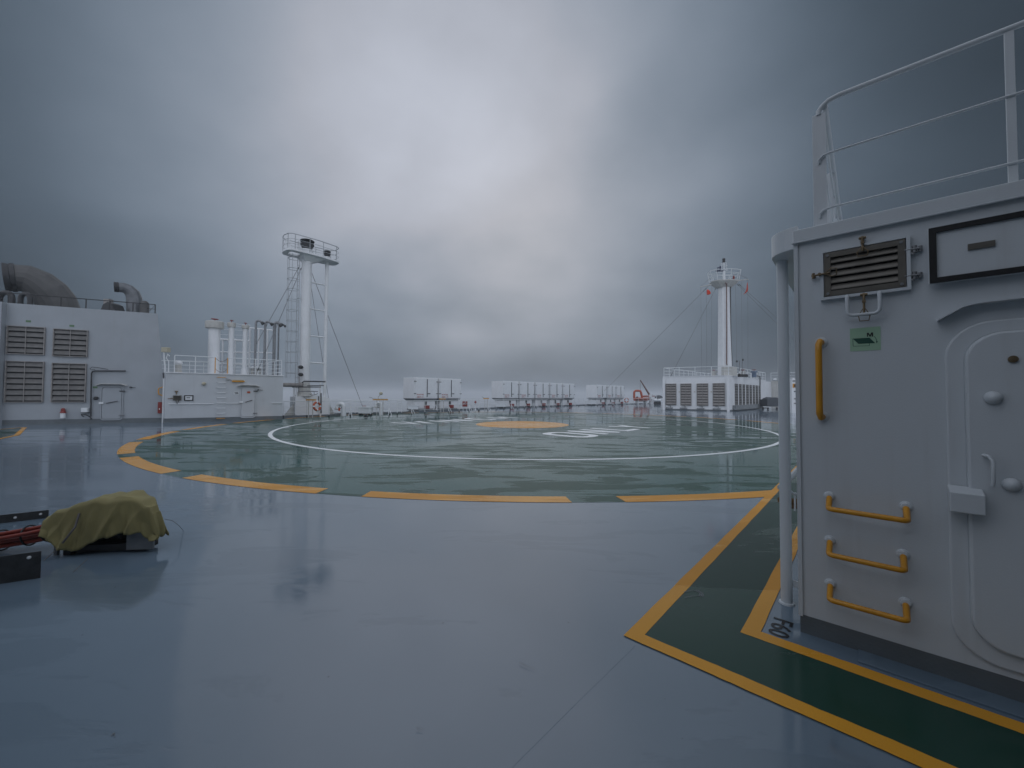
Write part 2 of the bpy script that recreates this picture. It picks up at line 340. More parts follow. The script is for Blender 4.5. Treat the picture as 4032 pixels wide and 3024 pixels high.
sea = MB(); sea.flat([(-3500, -3500, SEAZ), (3500, -3500, SEAZ), (3500, 3500, SEAZ), (-3500, 3500, SEAZ)]); struct(sea.build('sea', m_))

RA, RB, RC = Vector((-8.95, 30.79)), Vector((6.3, 55.5)), Vector((25.8, 72.5))     # foot of the inner railing
R0 = Vector((-14.3, 25.4))
DZ = 0.0
edge = [S(-60, -34), S(5, -34.5), S(30, -34.5), S(52, -38.5), S(140, -38.5), S(140, 12), S(-60, 12)]
dk = MB(); dk.flat([Vector((p.x, p.y, DZ)) for p in edge]); struct(dk.build('ship_deck', DECK))
hl = MB()
for i in range(len(edge)):
    p, q = edge[i], edge[(i+1) % len(edge)]
    hl.add([(p.x, p.y, SEAZ-1), (q.x, q.y, SEAZ-1), (q.x, q.y, -.012), (p.x, p.y, -.012)], [(0, 1, 2, 3)])
struct(hl.build('ship_hull', GREYP))
CC = (.582, 22.1455)
disc('landing_circle_ground', CC, 0, 16.05, .0020, GREEN)
disc('landing_circle_line', CC, 11.98, 12.13, .0045, WHITD)
disc('landing_circle_centre', CC, 0, 2.592, .0045, YELD, n=90)
dm = MB()
for k in range(24):
    a0 = -100.9+15*k; P = arc(CC, 15.70, a0, a0+12, 16); Q = arc(CC, 16.056, a0+.15, a0+12.15, 16)
    K = len(P); dm.add([(x, y, .0045) for x, y in P] + [(x, y, .0045) for x, y in Q], [(i, i+1, K+i+1, K+i) for i in range(K-1)])
struct(dm.build('landing_circle_dashes', YELD))

def stroke_path(m, pts, w, org, ex, ey, z, closed=False):
    """painted line of width w along a path given in glyph coordinates"""
    K = len(pts); P = [Vector(p) for p in pts]; outl = []; inl = []
    for i in range(K):
        if closed: d0 = (P[i]-P[i-1]).normalized(); d1 = (P[(i+1) % K]-P[i]).normalized()
        else:
            d0 = (P[i]-P[max(i-1, 0)]); d1 = (P[min(i+1, K-1)]-P[i])
            d0 = d1.normalized() if d0.length < 1e-9 else d0.normalized(); d1 = d0 if d1.length < 1e-9 else d1.normalized()
        n0 = Vector((-d0.y, d0.x)); n1_ = Vector((-d1.y, d1.x)); nb = (n0+n1_); nb = nb.normalized() if nb.length > 1e-6 else n0
        k = w/2/max(nb.dot(n0), .45); outl.append(P[i]+nb*k); inl.append(P[i]-nb*k)
    W_ = lambda q: Vector((org[0]+ex.x*q.x+ey.x*q.y, org[1]+ex.y*q.x+ey.y*q.y, z))
    m.add([W_(q) for q in outl] + [W_(q) for q in inl], [(i, (i+1) % K, K+(i+1) % K, K+i) for i in range(K if closed else K-1)])
def oval(w, h, r=.42):
    return arc((w-r, r), r, -90, 0, 6) + arc((w-r, h-r), r, 0, 90, 6) + arc((r, h-r), r, 90, 180, 6) + arc((r, r), r, 180, 270, 6)
GL = {
    'O': [(oval(1.1, 2.0), True)], 'N': [([(0, 0), (0, 2)], False), ([(0, 2), (1.1, 0)], False), ([(1.1, 0), (1.1, 2)], False)],
    'L': [([(0, 2), (0, .14), (1.15, .14)], False)], 'Y': [([(0, 2), (.6, .95), (.6, 0)], False), ([(1.2, 2), (.6, .95)], False)],
    'W': [([(0, 2), (.42, 0), (.85, 2), (1.28, 0), (1.7, 2)], False)], 'I': [([(0, 0), (0, 2)], False)],
    'C': [(arc((.68, .42), .42, 0, -90, 5) + arc((.42, .42), .42, 270, 180, 5) + arc((.42, 1.58), .42, 180, 90, 5) + arc((.68, 1.58), .42, 90, 0, 5), False)],
    'H': [([(0, 0), (0, 2)], False), ([(1.1, 0), (1.1, 2)], False), ([(0, 1), (1.1, 1)], False)]}
def painted_word(word, ss, t, name):
    m = MB(); ex = A; ey = -B; k = 0
    for ch, s0 in zip(word, ss):
        for pts, cl_ in GL[ch]:
            o = A*s0 + B*t
            stroke_path(m, pts, .37, o, ex, ey, .0045+.0003*k, cl_); k += 1
    return struct(m.build(name, WHITD))
painted_word('ONLY', (13.35, 15.25, 17.35, 19.1), -8.25, 'deck_lettering')
painted_word('WINCH', (12.35, 14.95, 15.75, 17.9, 20.1), -18.5, 'deck_lettering')

T0 = G(2455, 2505); ts, tt = T0.to_2d().dot(A), T0.to_2d().dot(B)
def lpath(name, mat, d0, d1, z, send, tend):
    """L shaped band between offsets d0 and d1 from the corner"""
    m = MB(); P = [(d0, d0), (send, d0), (send, d1), (d1, d1), (d1, tend), (d0, tend)]
    V = [Vector(q) for q in P]; out = []                        # hand-taped edges wander a little
    for p, q in zip(V, V[1:]+V[:1]):
        n = max(1, min(260, int((q-p).length/.035))) if min(p.length, q.length) < 45 else 1; nr = Vector((-(q-p).y, (q-p).x)).normalized()
        for i in range(n): t_ = i/n; out.append(p+(q-p)*t_ + (nr*(random.gauss(0, .0010)+.0013*math.sin(t_*(q-p).length*9+d0*20)) if i else Vector((0, 0))))
    m.flat([S(ts+q.x, tt+q.y, z) for q in out]); return struct(m.build(name, mat))
lpath('walkway', PATHG, .09, .60, .0052, 40, 2.7)
lpath('walkway_line', YELD, 0, .105, .0066, 40, 2.7)
lpath('walkway_line', YELD, .585, .69, .0066, 40, 2.7)
# far walkway beside the engine casing
fp = [G(-260, 1712), G(98, 1683), G(66, 1714), G(-300, 1790)]
wl = MB(); wl.flat([p + Vector((0, 0, .004)) for p in fp]); struct(wl.build('walkway', PATHG))
for a, b in ((0, 1), (2, 3)):
    m = MB(); p, q = fp[a], fp[b]; d = (q-p).normalized(); n3 = Vector((-d.y, d.x, 0))*.07; m.flat([p+n3+Vector((0, 0, .0065)), q+n3+Vector((0, 0, .0065)), q-n3+Vector((0, 0, .0065)), p-n3+Vector((0, 0, .0065))]); struct(m.build('walkway_line', YELD))
p, q = fp[1], fp[2]; d = (q-p).normalized(); n3 = Vector((-d.y, d.x, 0))*.07
m = MB(); m.flat([p+n3+Vector((0, 0, .009)), q+n3+Vector((0, 0, .009)), q-n3+Vector((0, 0, .009)), p-n3+Vector((0, 0, .009))]); struct(m.build('walkway_line', YELD))

# frame number painted on the deck
def text_polys(txt, size, bold=0.0):
    cu = bpy.data.curves.new('tmp', 'FONT'); cu.body = txt; cu.size = size; cu.offset = bold; cu.resolution_u = 3
    o = bpy.data.objects.new('tmp', cu); C.objects.link(o)
    dg = bpy.context.evaluated_depsgraph_get(); dg.update(); me = bpy.data.meshes.new_from_object(o.evaluated_get(dg))
    vs = [v.co.copy() for v in me.vertices]; fs = [tuple(p.vertices) for p in me.polygons]
    bpy.data.objects.remove(o); bpy.data.curves.remove(cu); bpy.data.meshes.remove(me)
    return vs, fs
def put_text(m, txt, size, fn, bold=0.0, sx=1.0):
    vs, fs = text_polys(txt, 1.0, bold/size); m.add([fn(v.x*sx*size, v.y*size) for v in vs], fs)
fo = G(3050, 2428); fm = MB()
put_text(fm, 'F60', .17, lambda x, y: Vector((fo.x, fo.y, .0035)) - A3*x + B3*y, bold=.0018, sx=1.12)
struct(fm.build('deck_frame_number', BLKD))
# weld seam across the near deck
sm = MB(); pts = [G(2500, 2545), G(2270, 2770), G(2030, 3010), G(1700, 3420)]
sm.tube([p + Vector((0, 0, -.0012)) for p in pts],   .0018, 6); struct(sm.build('deck_weld_seam', DECK))
sc = MB()
for (x0, y0), (x1, y1) in (((2045, 2608), (2108, 2634)), ((1640, 2866), (1665, 2868)), ((2690, 2330), (2760, 2318)), ((2695, 2352), (2765, 2340))):
    p, q = G(x0, y0, .012), G(x1, y1, .012); d = (q-p).normalized(); n3 = Vector((-d.y, d.x, 0))*.0022; sc.flat([p-n3, p+n3, q+n3*.3, q-n3*.3])
cc_ = G(2728, 2335, .0075)
for k in range(3):
    P1 = arc((cc_.x, cc_.y), .05+.012*k, -75+12*k, 55-9*k, 14); P2 = arc((cc_.x+.002, cc_.y), .056+.012*k, -75+12*k, 55-9*k, 14)
    sc.add([(x, y, .0075) for x, y in P1]+[(x, y, .0075) for x, y in P2], [(i, i+1, 16+i, 15+i) for i in range(14)])
for bx, by, n_ in ((435, 2893, 7), (950, 2420, 3), (2600, 2740, 2)):
    for k in range(n_):
        q = G(bx+random.uniform(-18, 18), by+random.uniform(-9, 9), .003); r_ = random.uniform(.0015, .005)
        sc.flat([q+Vector((r_*math.cos(a)*random.uniform(.5, 1.4), r_*math.sin(a)*random.uniform(.4, 1), 0)) for a in [i*.9 for i in range(7)]])
struct(sc.build('deck_scuff', paint('scuff_marks', (.17, .19, .20), .6)))

# unseen block added behind the camera to shade the near deck and house
ab = MB(); ab.prism([S(-3.5, 1.5), S(3.42, 1.5), S(3.42, 9), S(-3.5, 9)], (0, 0, 10))
ab.prism([S(-7.5, -10), S(-7.5, 1.5), S(-3.5, 1.5), S(-3.5, 9), S(-16, 9), S(-16, -10)], (0, 0, 7.5))
abo = ab.build('added_shade_block', paint('grey_shade_block_paint', (.20, .22, .23), .5, var=.1))
tag(abo, 'large grey block added unseen behind the viewpoint for shade', 'deckhouse')

# ------------------------------------------------------------------ near deckhouse on the right
w = Wall(G(3155, 2487).to_2d(), G(4032, 2775).to_2d())
iv = -w.n                                                       # into the house
ROOFB = w.pt(3140, 958)[1]; ROOFT = w.pt(3140, 909)[1]; LEN = 4.2; DEP = 2.6
house = thing('deckhouse', 'white steel deckhouse with yellow rungs close on the right', 'deckhouse', w.W(0, 0))
m = MB(); m.wbox(w, 0, LEN, .0, ROOFB, -DEP, 0); m.build('wall', WHITEN, house)
m = MB(); m.wbox(w, -.012, .012, .115, ROOFB-.002, -.03, .012); m.build('corner_flange', WHITEN, house)
sk = w.pt(3167, 2421)[1]
m = MB(); m.wbox(w, -.004, LEN+.01, 0, sk, -DEP-.01, .004); m.build('skirting', GREYP, house)
m = MB(); m.wbox(w, .3, LEN, 0, .012, .004, .16); m.build('foot_plate', DECK, house, bevel=.004)
roof = MB(); roof.wbox(w, -.015, LEN+.02, ROOFB, ROOFT, -DEP-.02, .025); ro = roof.build('roof', WHITEN, house, bevel=.006)
m = MB(); m.tube([w.W(-.02, ROOFB-.004, .028), w.W(LEN, ROOFB-.004, .028)], .007, 6); m.build('drip_edge', WHITEN, ro)
# rounded landing beside the roof, carried by a post
pl = MB(); out = [(0, 2.3)] + [(0, .10)] + arc((-.0, .36), .26, -90, -90, 1)[:1]
cpts = arc((.0, .31), .19, 270, 180, 10); poly = cpts + [(-.19, 2.3), (0.0, 2.3)]
zl = ROOFB+.0
pl.prism([w.W(s, zl, -d) for s, d in poly], (0, 0, .17)); pl.build('landing', WHITEN, house, bevel=.004)
pb = G(3098, 2375); m = MB(); m.cyl(pb, pb+Vector((0, 0, zl)), .0395, n=24); po = m.build('support_post', WHITEN, house)
m = MB(); m.lathe(pb, [(.055, 0), (.052, .012), (.04, .014)], 24); m.build('weld_collar', WHITEN, po)
m = MB(); zb = ZAT(3130, 2290, pb.y); q = w.W(0, zb, -.45); q0 = pb+Vector((0, 0, zb)); q1 = w.W(.05, zb-.02, -.42); m.hexa([q0+Vector((0, -.006, -.027)), q1+Vector((0, -.006, -.027)), q1+Vector((0, .006, -.027)), q0+Vector((0, .006, -.027)), q0+Vector((0, -.006, .027)), q1+Vector((0, -.006, .027)), q1+Vector((0, .006, .027)), q0+Vector((0, .006, .027))]); m.build('stay_bracket', WHITEN, po)
a_ = AT(3112, 1880, 3.9); m = MB(); m.tube([a_-(AT(3150, 1842, 4.2)-a_)*.9, AT(3150, 1842, 4.2), a_+(AT(3150, 1842, 4.2)-a_)*3], .026, 10); m.build('ladder_handrail', WHITEN, house)
# fire main outlet behind the post
hy = thing('hose_valve', 'rusty brass hose valve in a white pipe guard behind the post', 'hose valve', AT(3130, 1985, 3.75))
a_ = AT(3172, 1985, 3.75)
m = MB(); m.tube([a_, AT(3128, 1985, 3.75)], .03, 12); m.build('pipe', WHITEN, hy)
m = MB(); b0 = AT(3135, 1972, 3.72); m.cyl(b0, AT(3090, 1972, 3.72), .022, .03, 12); m.cyl(AT(3092, 1972, 3.72), AT(3068, 1968, 3.72), .036, .026, 12); m.cyl(AT(3140, 1990, 3.72), AT(3112, 1990, 3.72), .034, .03, 12); m.build('coupling', BRASS, hy)
m = MB(); m.tube([AT(3170, 1948, 3.7), AT(3150, 1948, 3.68), AT(3122, 1943, 3.66), AT(3108, 1930, 3.66)], .013, 8); m.tube([AT(3130, 1952, 3.66), AT(3130, 2012, 3.66)], .008, 8); m.build('guard', WHITEN, hy)

def louvre(w, s0, s1, z0, z1, n, parent, fm_, smat, depth=.10, fr=.03, mull=1, tip=.0, backm=DARK):
    f = MB(); e = .003
    f.wbox(w, s0, s1, z1-fr, z1, e, depth); f.wbox(w, s0, s1, z0, z0+fr, e, depth)
    f.wbox(w, s0, s0+fr, z0+fr, z1-fr, e, depth); f.wbox(w, s1-fr, s1, z0+fr, z1-fr, e, depth)
    for k in range(mull):
        sm_ = s0+(s1-s0)*(k+1)/(mull+1); f.wbox(w, sm_-fr*.4, sm_+fr*.4, z0+fr, z1-fr, depth*.9, depth*1.06)
    fo_ = f.build('louvre', fm_, parent)
    bk = MB(); bk.wbox(w, s0+fr, s1-fr, z0+fr, z1-fr, e*.6, e*1.6); bk.build('backing', backm, fo_)
    sl_ = MB(); p = (z1-z0-2*fr)/n
    for i in range(n):
        zt = z1-fr-i*p; hi = zt-p*.02; lo = zt-p*.74; o0, o1 = .012, depth*.86; th = min(.012, p*.12)
        sl_.hexa([w.W(s0+fr, lo-th, o1), w.W(s1-fr, lo-th, o1), w.W(s1-fr, hi-th, o0), w.W(s0+fr, hi-th, o0),
                  w.W(s0+fr, lo+tip, o1), w.W(s1-fr, lo+tip, o1), w.W(s1-fr, hi, o0), w.W(s0+fr, hi, o0)])
    sl_.build('slats', smat, fo_)
    return fo_
def on(w, px, py, o=0.0):
    s, z = w.pt(px, py); return w.W(s, z, o)
# vent opening with its louvre, dogs and handle
s0, s1, z0, z1 = w.rect((3244, 999), (3568, 945), (3568, 1135), (3244, 1174))
vf = MB(); fr = .018
frame_prism(vf, w, [(s0-fr, z0-fr), (s1+fr, z0-fr), (s1+fr, z1+fr), (s0-fr, z1+fr)], [(s0, z0), (s1, z0), (s1, z1), (s0, z1)], .0, .035)
vb = vf.build('vent_coaming', WHITEN, house)
lv = louvre(w, s0+.004, s1-.004, z0+.004, z1-.004, 5, house, LOUVD, LOUVD, depth=.032, fr=.034, mull=0, backm=BLACK)
for sx in (s0+.022, s1-.022):
    for zx in (z0+.022, z1-.022): m = MB(); m.cyl(w.W(sx, zx, .032), w.W(sx, zx, .038), .009, n=10); m.build('bolt', STEEL, lv)
mesh = MB()
for i in range(46):
    sx = s0+.04+(s1-s0-.08)*i/45; mesh.wbox(w, sx-.0006, sx+.0006, z0+.035, z1-.035, .006, .0075)
mesh.build('wire_mesh', DARKM, lv)
VW = s1-s0; VH = z1-z0; vs0, vs1, vz0, vz1 = s0, s1, z0, z1
def toggle(px, py, horiz, ln=.085, tri=False):
    s, z = w.pt(px, py); t_ = MB(); dv = (1, 0) if horiz else (0, 1)
    P = lambda k, j, o: w.W(s+dv[0]*k+dv[1]*j, z+dv[1]*k+dv[0]*j, o)
    t_.cyl(P(-ln*.5, -.018, .03), P(-ln*.5, .018, .03), .009, n=8); t_.cyl(P(-ln*.5, 0, .0), P(-ln*.5, 0, .035), .012, n=8)
    t_.tube([P(-ln*.5, 0, .032), P(0, 0, .045), P(ln*.4, 0, .05)], .0065, 8)
    t_.tube([P(ln*.1, 0, .05), P(ln*.5, .028, .058), P(ln*.75, .022, .058), P(ln*.75, -.022, .058), P(ln*.5, -.028, .058)], .0035, 6, closed=True)
    t_.cyl(P(-ln*.15, 0, .02), P(-ln*.15, 0, .058), .010, n=8)
    return t_.build('dog', BRONZE, house)
toggle(3240, 1085, True, .10); toggle(3396, 972, False, -.10); toggle(3402, 1205, False, -.14)
m = MB(); hs0 = w.pt(3336, 1174)[0]; hs1 = w.pt(3462, 1160)[0]; hz = w.pt(3400, 1243)[1]; zt = vz0-.005
m.tube([w.W(hs0, zt, .02), w.W(hs0, zt-.02, .05), w.W(hs0, hz+.03, .055)] + [w.W(hs0+.03-.03*math.cos(a), hz+.03-.03*math.sin(a), .055) for a in (.5, 1.0, 1.57)] + [w.W(hs1-.03+.03*math.sin(a), hz+.03-.03*math.cos(a), .055) for a in (0, .6, 1.1)] + [w.W(hs1, hz+.035, .055), w.W(hs1, zt-.02, .05), w.W(hs1, zt, .02)], .011, 10)
m.build('cover_handle', WHITEN, house)
for py in ((3600, 985), (3600, 1088)):
    s, z = w.pt(*py); m = MB(); m.tube([w.W(s-.045, z, .03), w.W(s+.02, z, .03)], .006, 8); m.cyl(w.W(s+.0, z-.022, .02), w.W(s+.0, z+.022, .02), .012, n=10); m.cyl(w.W(s+.025, z-.016, .015), w.W(s+.025, z+.016, .015), .01, n=10); m.tube([w.W(s-.02, z, .02), w.W(s-.01, z-.03, .035), w.W(s+.0, z-.035, .035)], .004, 6); m.build('hinge', STEEL, house)
# hinged cover folded open beside it
cs0, cs1, cz0, cz1 = w.rect((3650, 911), (3650, 1128))[0], 0, 0, 0
cs0 = w.pt(3650, 1000)[0]; cz1 = w.pt(3650, 911)[1]; cz0 = w.pt(3650, 1128)[1]; cs1 = cs0+VW*1.12
m = MB(); m.wbox(w, cs0, cs1, cz0, cz1, .035, .048); cv = m.build('vent_cover', WHITEN, house, bevel=.003)
m = MB(); g = .034; frame_prism(m, w, [(cs0+.004, cz0+.004), (cs1-.004, cz0+.004), (cs1-.004, cz1-.004), (cs0+.004, cz1-.004)], [(cs0+g, cz0+g), (cs1-g, cz0+g), (cs1-g, cz1-g), (cs0+g, cz1-g)], .049, .064); m.build('rubber_seal', BLACK, cv)
a0 = w.pt(3804, 985); a1 = w.pt(3910, 975); m = MB(); m.wbox(w, a0[0], a1[0], a0[1]-.016, a0[1]+.018, .049, .058); m.build('name_plate', LOUVD, cv)
m = MB(); m.wbox(w, cs0+.02, cs0+.12, cz0+.05, cz1-.05, .0, .034); m.build('bracket', WHITEN, cv)
# operating sign
gs0, gs1, gz0, gz1 = w.rect((3347, 1295), (3466, 1285), (3469, 1378), (3347, 1383))
m = MB(); m.wbox(w, gs0, gs1, gz0, gz1, 0, .0022); sg = m.build('vent_sign', SIGN, house)
SW, SH = gs1-gs0, gz1-gz0
def sp(u, v, o=.0034): return w.W(gs0+SW*u, gz0+SH*v, o)
def uv(x, y):    # from the close-up of the sign
    t = (x-350)/(1860-350); return t, 1-(y-(325-115*t))/(1425-325-10*t)
m = MB(); m.flat([sp(*uv(*q)) for q in ((485, 805), (1325, 745), (1595, 995), (770, 1048))])
def sline(pts, wd=.017):
    for (a, b) in zip(pts, pts[1:]):
        p, q = sp(*uv(*a), .0030), sp(*uv(*b), .0030); d = (q-p).normalized(); n3 = d.cross(w.n.to_3d())*SW*wd/2; m.flat([p-n3, p+n3, q+n3, q-n3])
sline([(492, 810), (505, 1170), (1312, 1125), (1312, 1000)])
sline([(1545, 672), (1600, 730), (1645, 800), (1668, 870), (1672, 920)])
m.flat([sp(*uv(*q)) for q in ((1630, 912), (1725, 908), (1668, 1005))])
m.build('pictogram', SIGNG, sg)
m = MB(); ms, mz = uv(1200, 705); mt = uv(1200, 515)[1]

for q4 in (((1200, 705), (1200, 515), (1262, 512), (1262, 700)), ((1440, 693), (1440, 500), (1500, 497), (1500, 688)), ((1225, 514), (1290, 511), (1380, 696), (1322, 698)), ((1322, 698), (1380, 696), (1475, 498), (1410, 501))):
    k_ = .0034+.0003*len(m.f); m.flat([sp(*uv(*q), k_) for q in q4])
m.build('letter', SIGNK, sg)
# upright grab bar
s, zt = w.pt(3226, 1350); zb = w.pt(3226, 1640)[1]
m = MB(); m.tube([w.W(s+.012, zt+.0, .0), w.W(s+.006, zt+.006, .035), w.W(s, zt-.02, .062), w.W(s, zt-.06, .068), w.W(s, zb+.06, .068), w.W(s, zb+.02, .062), w.W(s+.006, zb-.006, .035), w.W(s+.012, zb, .0)], .0195, 14)
gb = m.build('grab_bar', YEL, house)
for z in (zt, zb): m = MB(); m.lathe(w.W(s+.012, z, 0), [(.036, 0), (.034, .006), (.022, .010)], 18, axis=w.n.to_3d()); m.build('weld_pad', WHITEN, gb)
# three rungs
for (lx, ly), (rx, ry) in (((3266, 1955), (3567, 1992)), ((3268, 2127), (3556, 2182)), ((3270, 2298), (3566, 2372))):
    sa, za = w.pt(lx, ly); sb, zb = w.pt(rx, ry); z = (za+zb)/2; o = .135; r_ = .0165; dz = -.058
    pts = [w.W(sa, z, 0), w.W(sa, z+dz, o-.04)] + [w.W(sa+.028-.028*math.cos(a), z+dz, o-.028+.028*math.sin(a)) for a in (.4, .8, 1.2, 1.57)] + [w.W(sb-.028+.028*math.sin(a), z+dz, o-.028+.028*math.cos(a)) for a in (0, .4, .8, 1.2)] + [w.W(sb, z+dz, o-.04), w.W(sb, z, 0)]
    m = MB(); m.tube(pts, r_, 10); rg_ = m.build('rung', YEL, house)
    for sx in (sa, sb): m = MB(); m.lathe(w.W(sx, z, 0), [(.032, 0), (.030, .005), (.024, .008), (.022, .018), (.014, .02)], 18, axis=w.n.to_3d()); m.build('weld_pad', WHITEN, rg_)
# weathertight door
ds0 = w.pt(3806, 1900)[0]; dtop = w.pt(3930, 1308)[1]; dbot = .26; cz_t = w.pt(3860, 1265)[1]; cs_0 = w.pt(3730, 1900)[0]
DWID = .74; ds1 = ds0+DWID
m = MB(); frame_prism(m, w, rrect(cs_0, ds1+(ds0-cs_0), .165, cz_t+.0, .20, 8), rrect(ds0+.004, ds1-.004, dbot+.004, dtop-.004, .15, 8), .0, .020)
m.build('door_frame', WHITEN, house, bevel=.010)
m = MB(); P = rrect(ds0, ds1, dbot, dtop, .155, 8); m.prism([w.W(s, z, .002) for s, z in P], w.n.to_3d()*.048); dr = m.build('door', WHITEN, house, bevel=.012)
def knob(px, py, nm='dog_boss'):
    s, z = w.pt(px, py); m = MB(); m.lathe(w.W(s, z, .055), [(.036, 0), (.034, .012), (.028, .022), (.020, .030), (.006, .034)], 18, axis=w.n.to_3d()); m.build(nm, WHITEN, dr)
knob(3901, 1566); knob(3972, 1902)
s, z = w.pt(3978, 1417); m = MB(); m.lathe(w.W(s, z, .055), [(.019, 0), (.019, .006), (.008, .007)], 16, axis=w.n.to_3d()); m.build('peephole', BRONZE, dr)
s, zt_ = w.pt(3893, 1800); zb_ = w.pt(3893, 1903)[1]
m = MB(); m.tube([w.W(s-.028, zt_+.016, .058), w.W(s-.01, zt_+.012, .085), w.W(s, zt_-.012, .098), w.W(s, zb_+.03, .098), w.W(s-.002, zb_, .09)], .0088, 10); m.build('handle', WHITEN, dr)
s_a, z_a = w.pt(3736, 2002); s_b, z_b = w.pt(3727, 1904)
bs0, bs1 = w.pt(3738, 1950)[0]-.012, w.pt(3917, 1990)[0]-.05; bz1 = w.pt(3800, 1915)[1]-.0; bz0 = bz1-.13
m = MB(); m.hexa([w.W(bs0, bz0, .03), w.W(bs1, bz0, .03), w.W(bs1, bz0, .13), w.W(bs0, bz0, .13), w.W(bs0, bz1+.006, .03), w.W(bs1, bz1+.006, .03), w.W(bs1, bz1-.02, .13), w.W(bs0, bz1-.02, .13)])
m.build('lock_box', WHITEN, house, bevel=.005)
# rain hood over the door
e0 = w.pt(3690, 1262); e1 = w.pt(3785, 1211); e2z = w.pt(4032, 1195)[1]; hm = MB(); e2s = ds1+.25
top = [(e0[0], e0[1]), (e1[0], e1[1]), (e1[0]+.05, e1[1]+.012), (ds0+DWID/2, e1[1]+.02), (ds1-.05, e1[1]+.012), (ds1+.02, e1[1]), (e2s-.0, e0[1])]
for a, b in zip(top, top[1:]):
    hm.hexa([w.W(a[0], a[1]-.008, .0), w.W(b[0], b[1]-.008, .0), w.W(b[0], b[1]-.008, .075), w.W(a[0], a[1]-.008, .075), w.W(a[0], a[1], .0), w.W(b[0], b[1], .0), w.W(b[0], b[1], .075), w.W(a[0], a[1], .075)])
hm.build('rain_hood', WHITEN, house)

# roof railing of the near deckhouse
rl = thing('roof_railing', 'grey white guard rail standing on the roof of the near deckhouse', 'railing', w.W(0, ROOFT, -.05))
RO = -.055
def rp(px, py, o=RO):
    d = ray(px, py); P0 = w.P + w.n*o; t = P0.dot(w.n)/(d.x*w.n.x+d.y*w.n.y); q = Vector((d.x*t, d.y*t)); return (q-w.P).dot(w.u), HC+d.z*t
c_s, c_t = rp(3224, 450); zr = rp(3229, 424)[1]
rs, rz_ = rp(3401, 332); rs2, rz2 = rp(3968, 120); ZR = (rz_+rz2)/2
m = MB(); m.wbox(w, c_s-.038, c_s+.038, ROOFT-.003, c_t, RO-.006, RO+.006); m.build('stanchion', WHITEN, rl, bevel=.002)
s2_ = rp(3980, 400)[0]
m = MB(); m.wbox(w, s2_-.018, s2_+.018, ROOFT-.003, ZR-.015, RO-.006, RO+.006); m.build('stanchion', WHITEN, rl, bevel=.002)
m = MB(); m.wbox(w, s2_+1.35, s2_+1.38, ROOFT-.003, ZR-.015, RO-.03, RO+.03); m.build('stanchion', WHITEN, rl, bevel=.002)
m = MB(); m.tube([w.W(c_s, c_t-.01, RO), w.W(c_s, c_t+.02, RO), w.W(c_s+.02, ZR-.035, RO), w.W(c_s+.055, ZR-.010, RO), w.W(c_s+.11, ZR, RO), w.W(LEN, ZR, RO)], .0165, 14); m.build('top_rail', WHITEN, rl)
for (p0, p1, p2, nm) in (((3220, 647), (3573, 504), (3968, 387), 'mid_rail'), ((3220, 853), (3573, 742), (3968, 653), 'low_rail')):
    zz = (rp(*p1)[1]+rp(*p2)[1])/2; m = MB()
    m.tube([w.W(c_s, zz-.055, RO+.012), w.W(c_s-.002, zz-.03, RO+.02), w.W(c_s+.02, zz-.008, RO+.02), w.W(c_s+.06, zz, RO+.012), w.W(LEN, zz, RO)], .0075, 10); m.build(nm, WHITEN, rl)
def sd(d, z, s=c_s): return w.W(s+.032, z, RO-d)
m = MB(); m.tube([sd(0, ZR-.05), sd(.06, ZR-.015), sd(DEP-.1, ZR-.015)], .0165, 12); m.build('top_rail', WHITEN, rl)
for zz in (ROOFT+.66, ROOFT+.34): m = MB(); m.tube([sd(0, zz), sd(DEP-.1, zz)], .0075, 8); m.build('mid_rail', WHITEN, rl)
for d in (1.15, 2.4): m = MB(); m.wbox(w, c_s-.038, c_s+.038, ROOFT-.003, ZR-.02, RO-d-.006, RO-d+.006); m.build('stanchion', WHITEN, rl)

# ------------------------------------------------------------------ tarpaulin-covered gear and cable run at the left
gx = Vector((.991, .13, 0)); gy = Vector((-gx.y, gx.x, 0)); g0 = Vector((-4.75, 3.97, 0))
def gp(a, b, z): return g0 + gx*a + gy*b + Vector((0, 0, z))
gear = thing('covered_winch', 'low black winch on a steel frame under the yellow canvas', 'winch', gp(.6, .25, 0))
def gbox(m, a0, a1, b0, b1, z0, z1): return m.hexa([gp(a, b, z) for z in (z0, z1) for a, b in ((a0, b0), (a1, b0), (a1, b1), (a0, b1))])
m = MB(); gbox(m, .22, .98, .05, .20, .02, .09); gbox(m, .22, .30, .03, .34, .0, .28); gbox(m, .3, .8, .16, .32, .09, .36); m.build('frame', DARKM, gear, bevel=.006)
m = MB(); gbox(m, .80, 1.05, .02, .045, .03, .21); m.build('side_plate', STEEL, gear, bevel=.004)
m = MB(); m.cyl(gp(.42, .17, .22), gp(.78, .17, .22), .08, n=20); m.cyl(gp(.5, .17, .22), gp(.53, .17, .22), .12, n=20); m.cyl(gp(.68, .17, .22), gp(.71, .17, .22), .12, n=20); m.build('drum', DARKM, gear)
m = MB(); gbox(m, .13, .16, .04, .07, 0, .25); m.build('leg', STEEL, gear); m = MB(); gbox(m, .93, .96, .10, .13, 0, .25); m.build('leg', STEEL, gear)
NA, NB = 90, 56
def interp(tab, x):
    for (x0, y0), (x1, y1) in zip(tab, tab[1:]):
        if x <= x1: k = (x-x0)/(x1-x0); k = k*k*(3-2*k); return y0+(y1-y0)*max(0, k)
    return tab[-1][1]
topz = [(0, .37), (.1, .45), (.25, .52), (.45, .555), (.7, .56), (.85, .535), (.95, .48), (1, .40)]
backb = [(0, .30), (.3, .46), (.55, .44), (.8, .28), (1, .12)]
hemf = [(0, .22), (.10, .16), (.2, .085), (.28, .07), (.36, .07), (.46, .13), (.58, .18), (.72, .215), (.80, .20), (.90, .21), (.96, .16), (1, .14)]
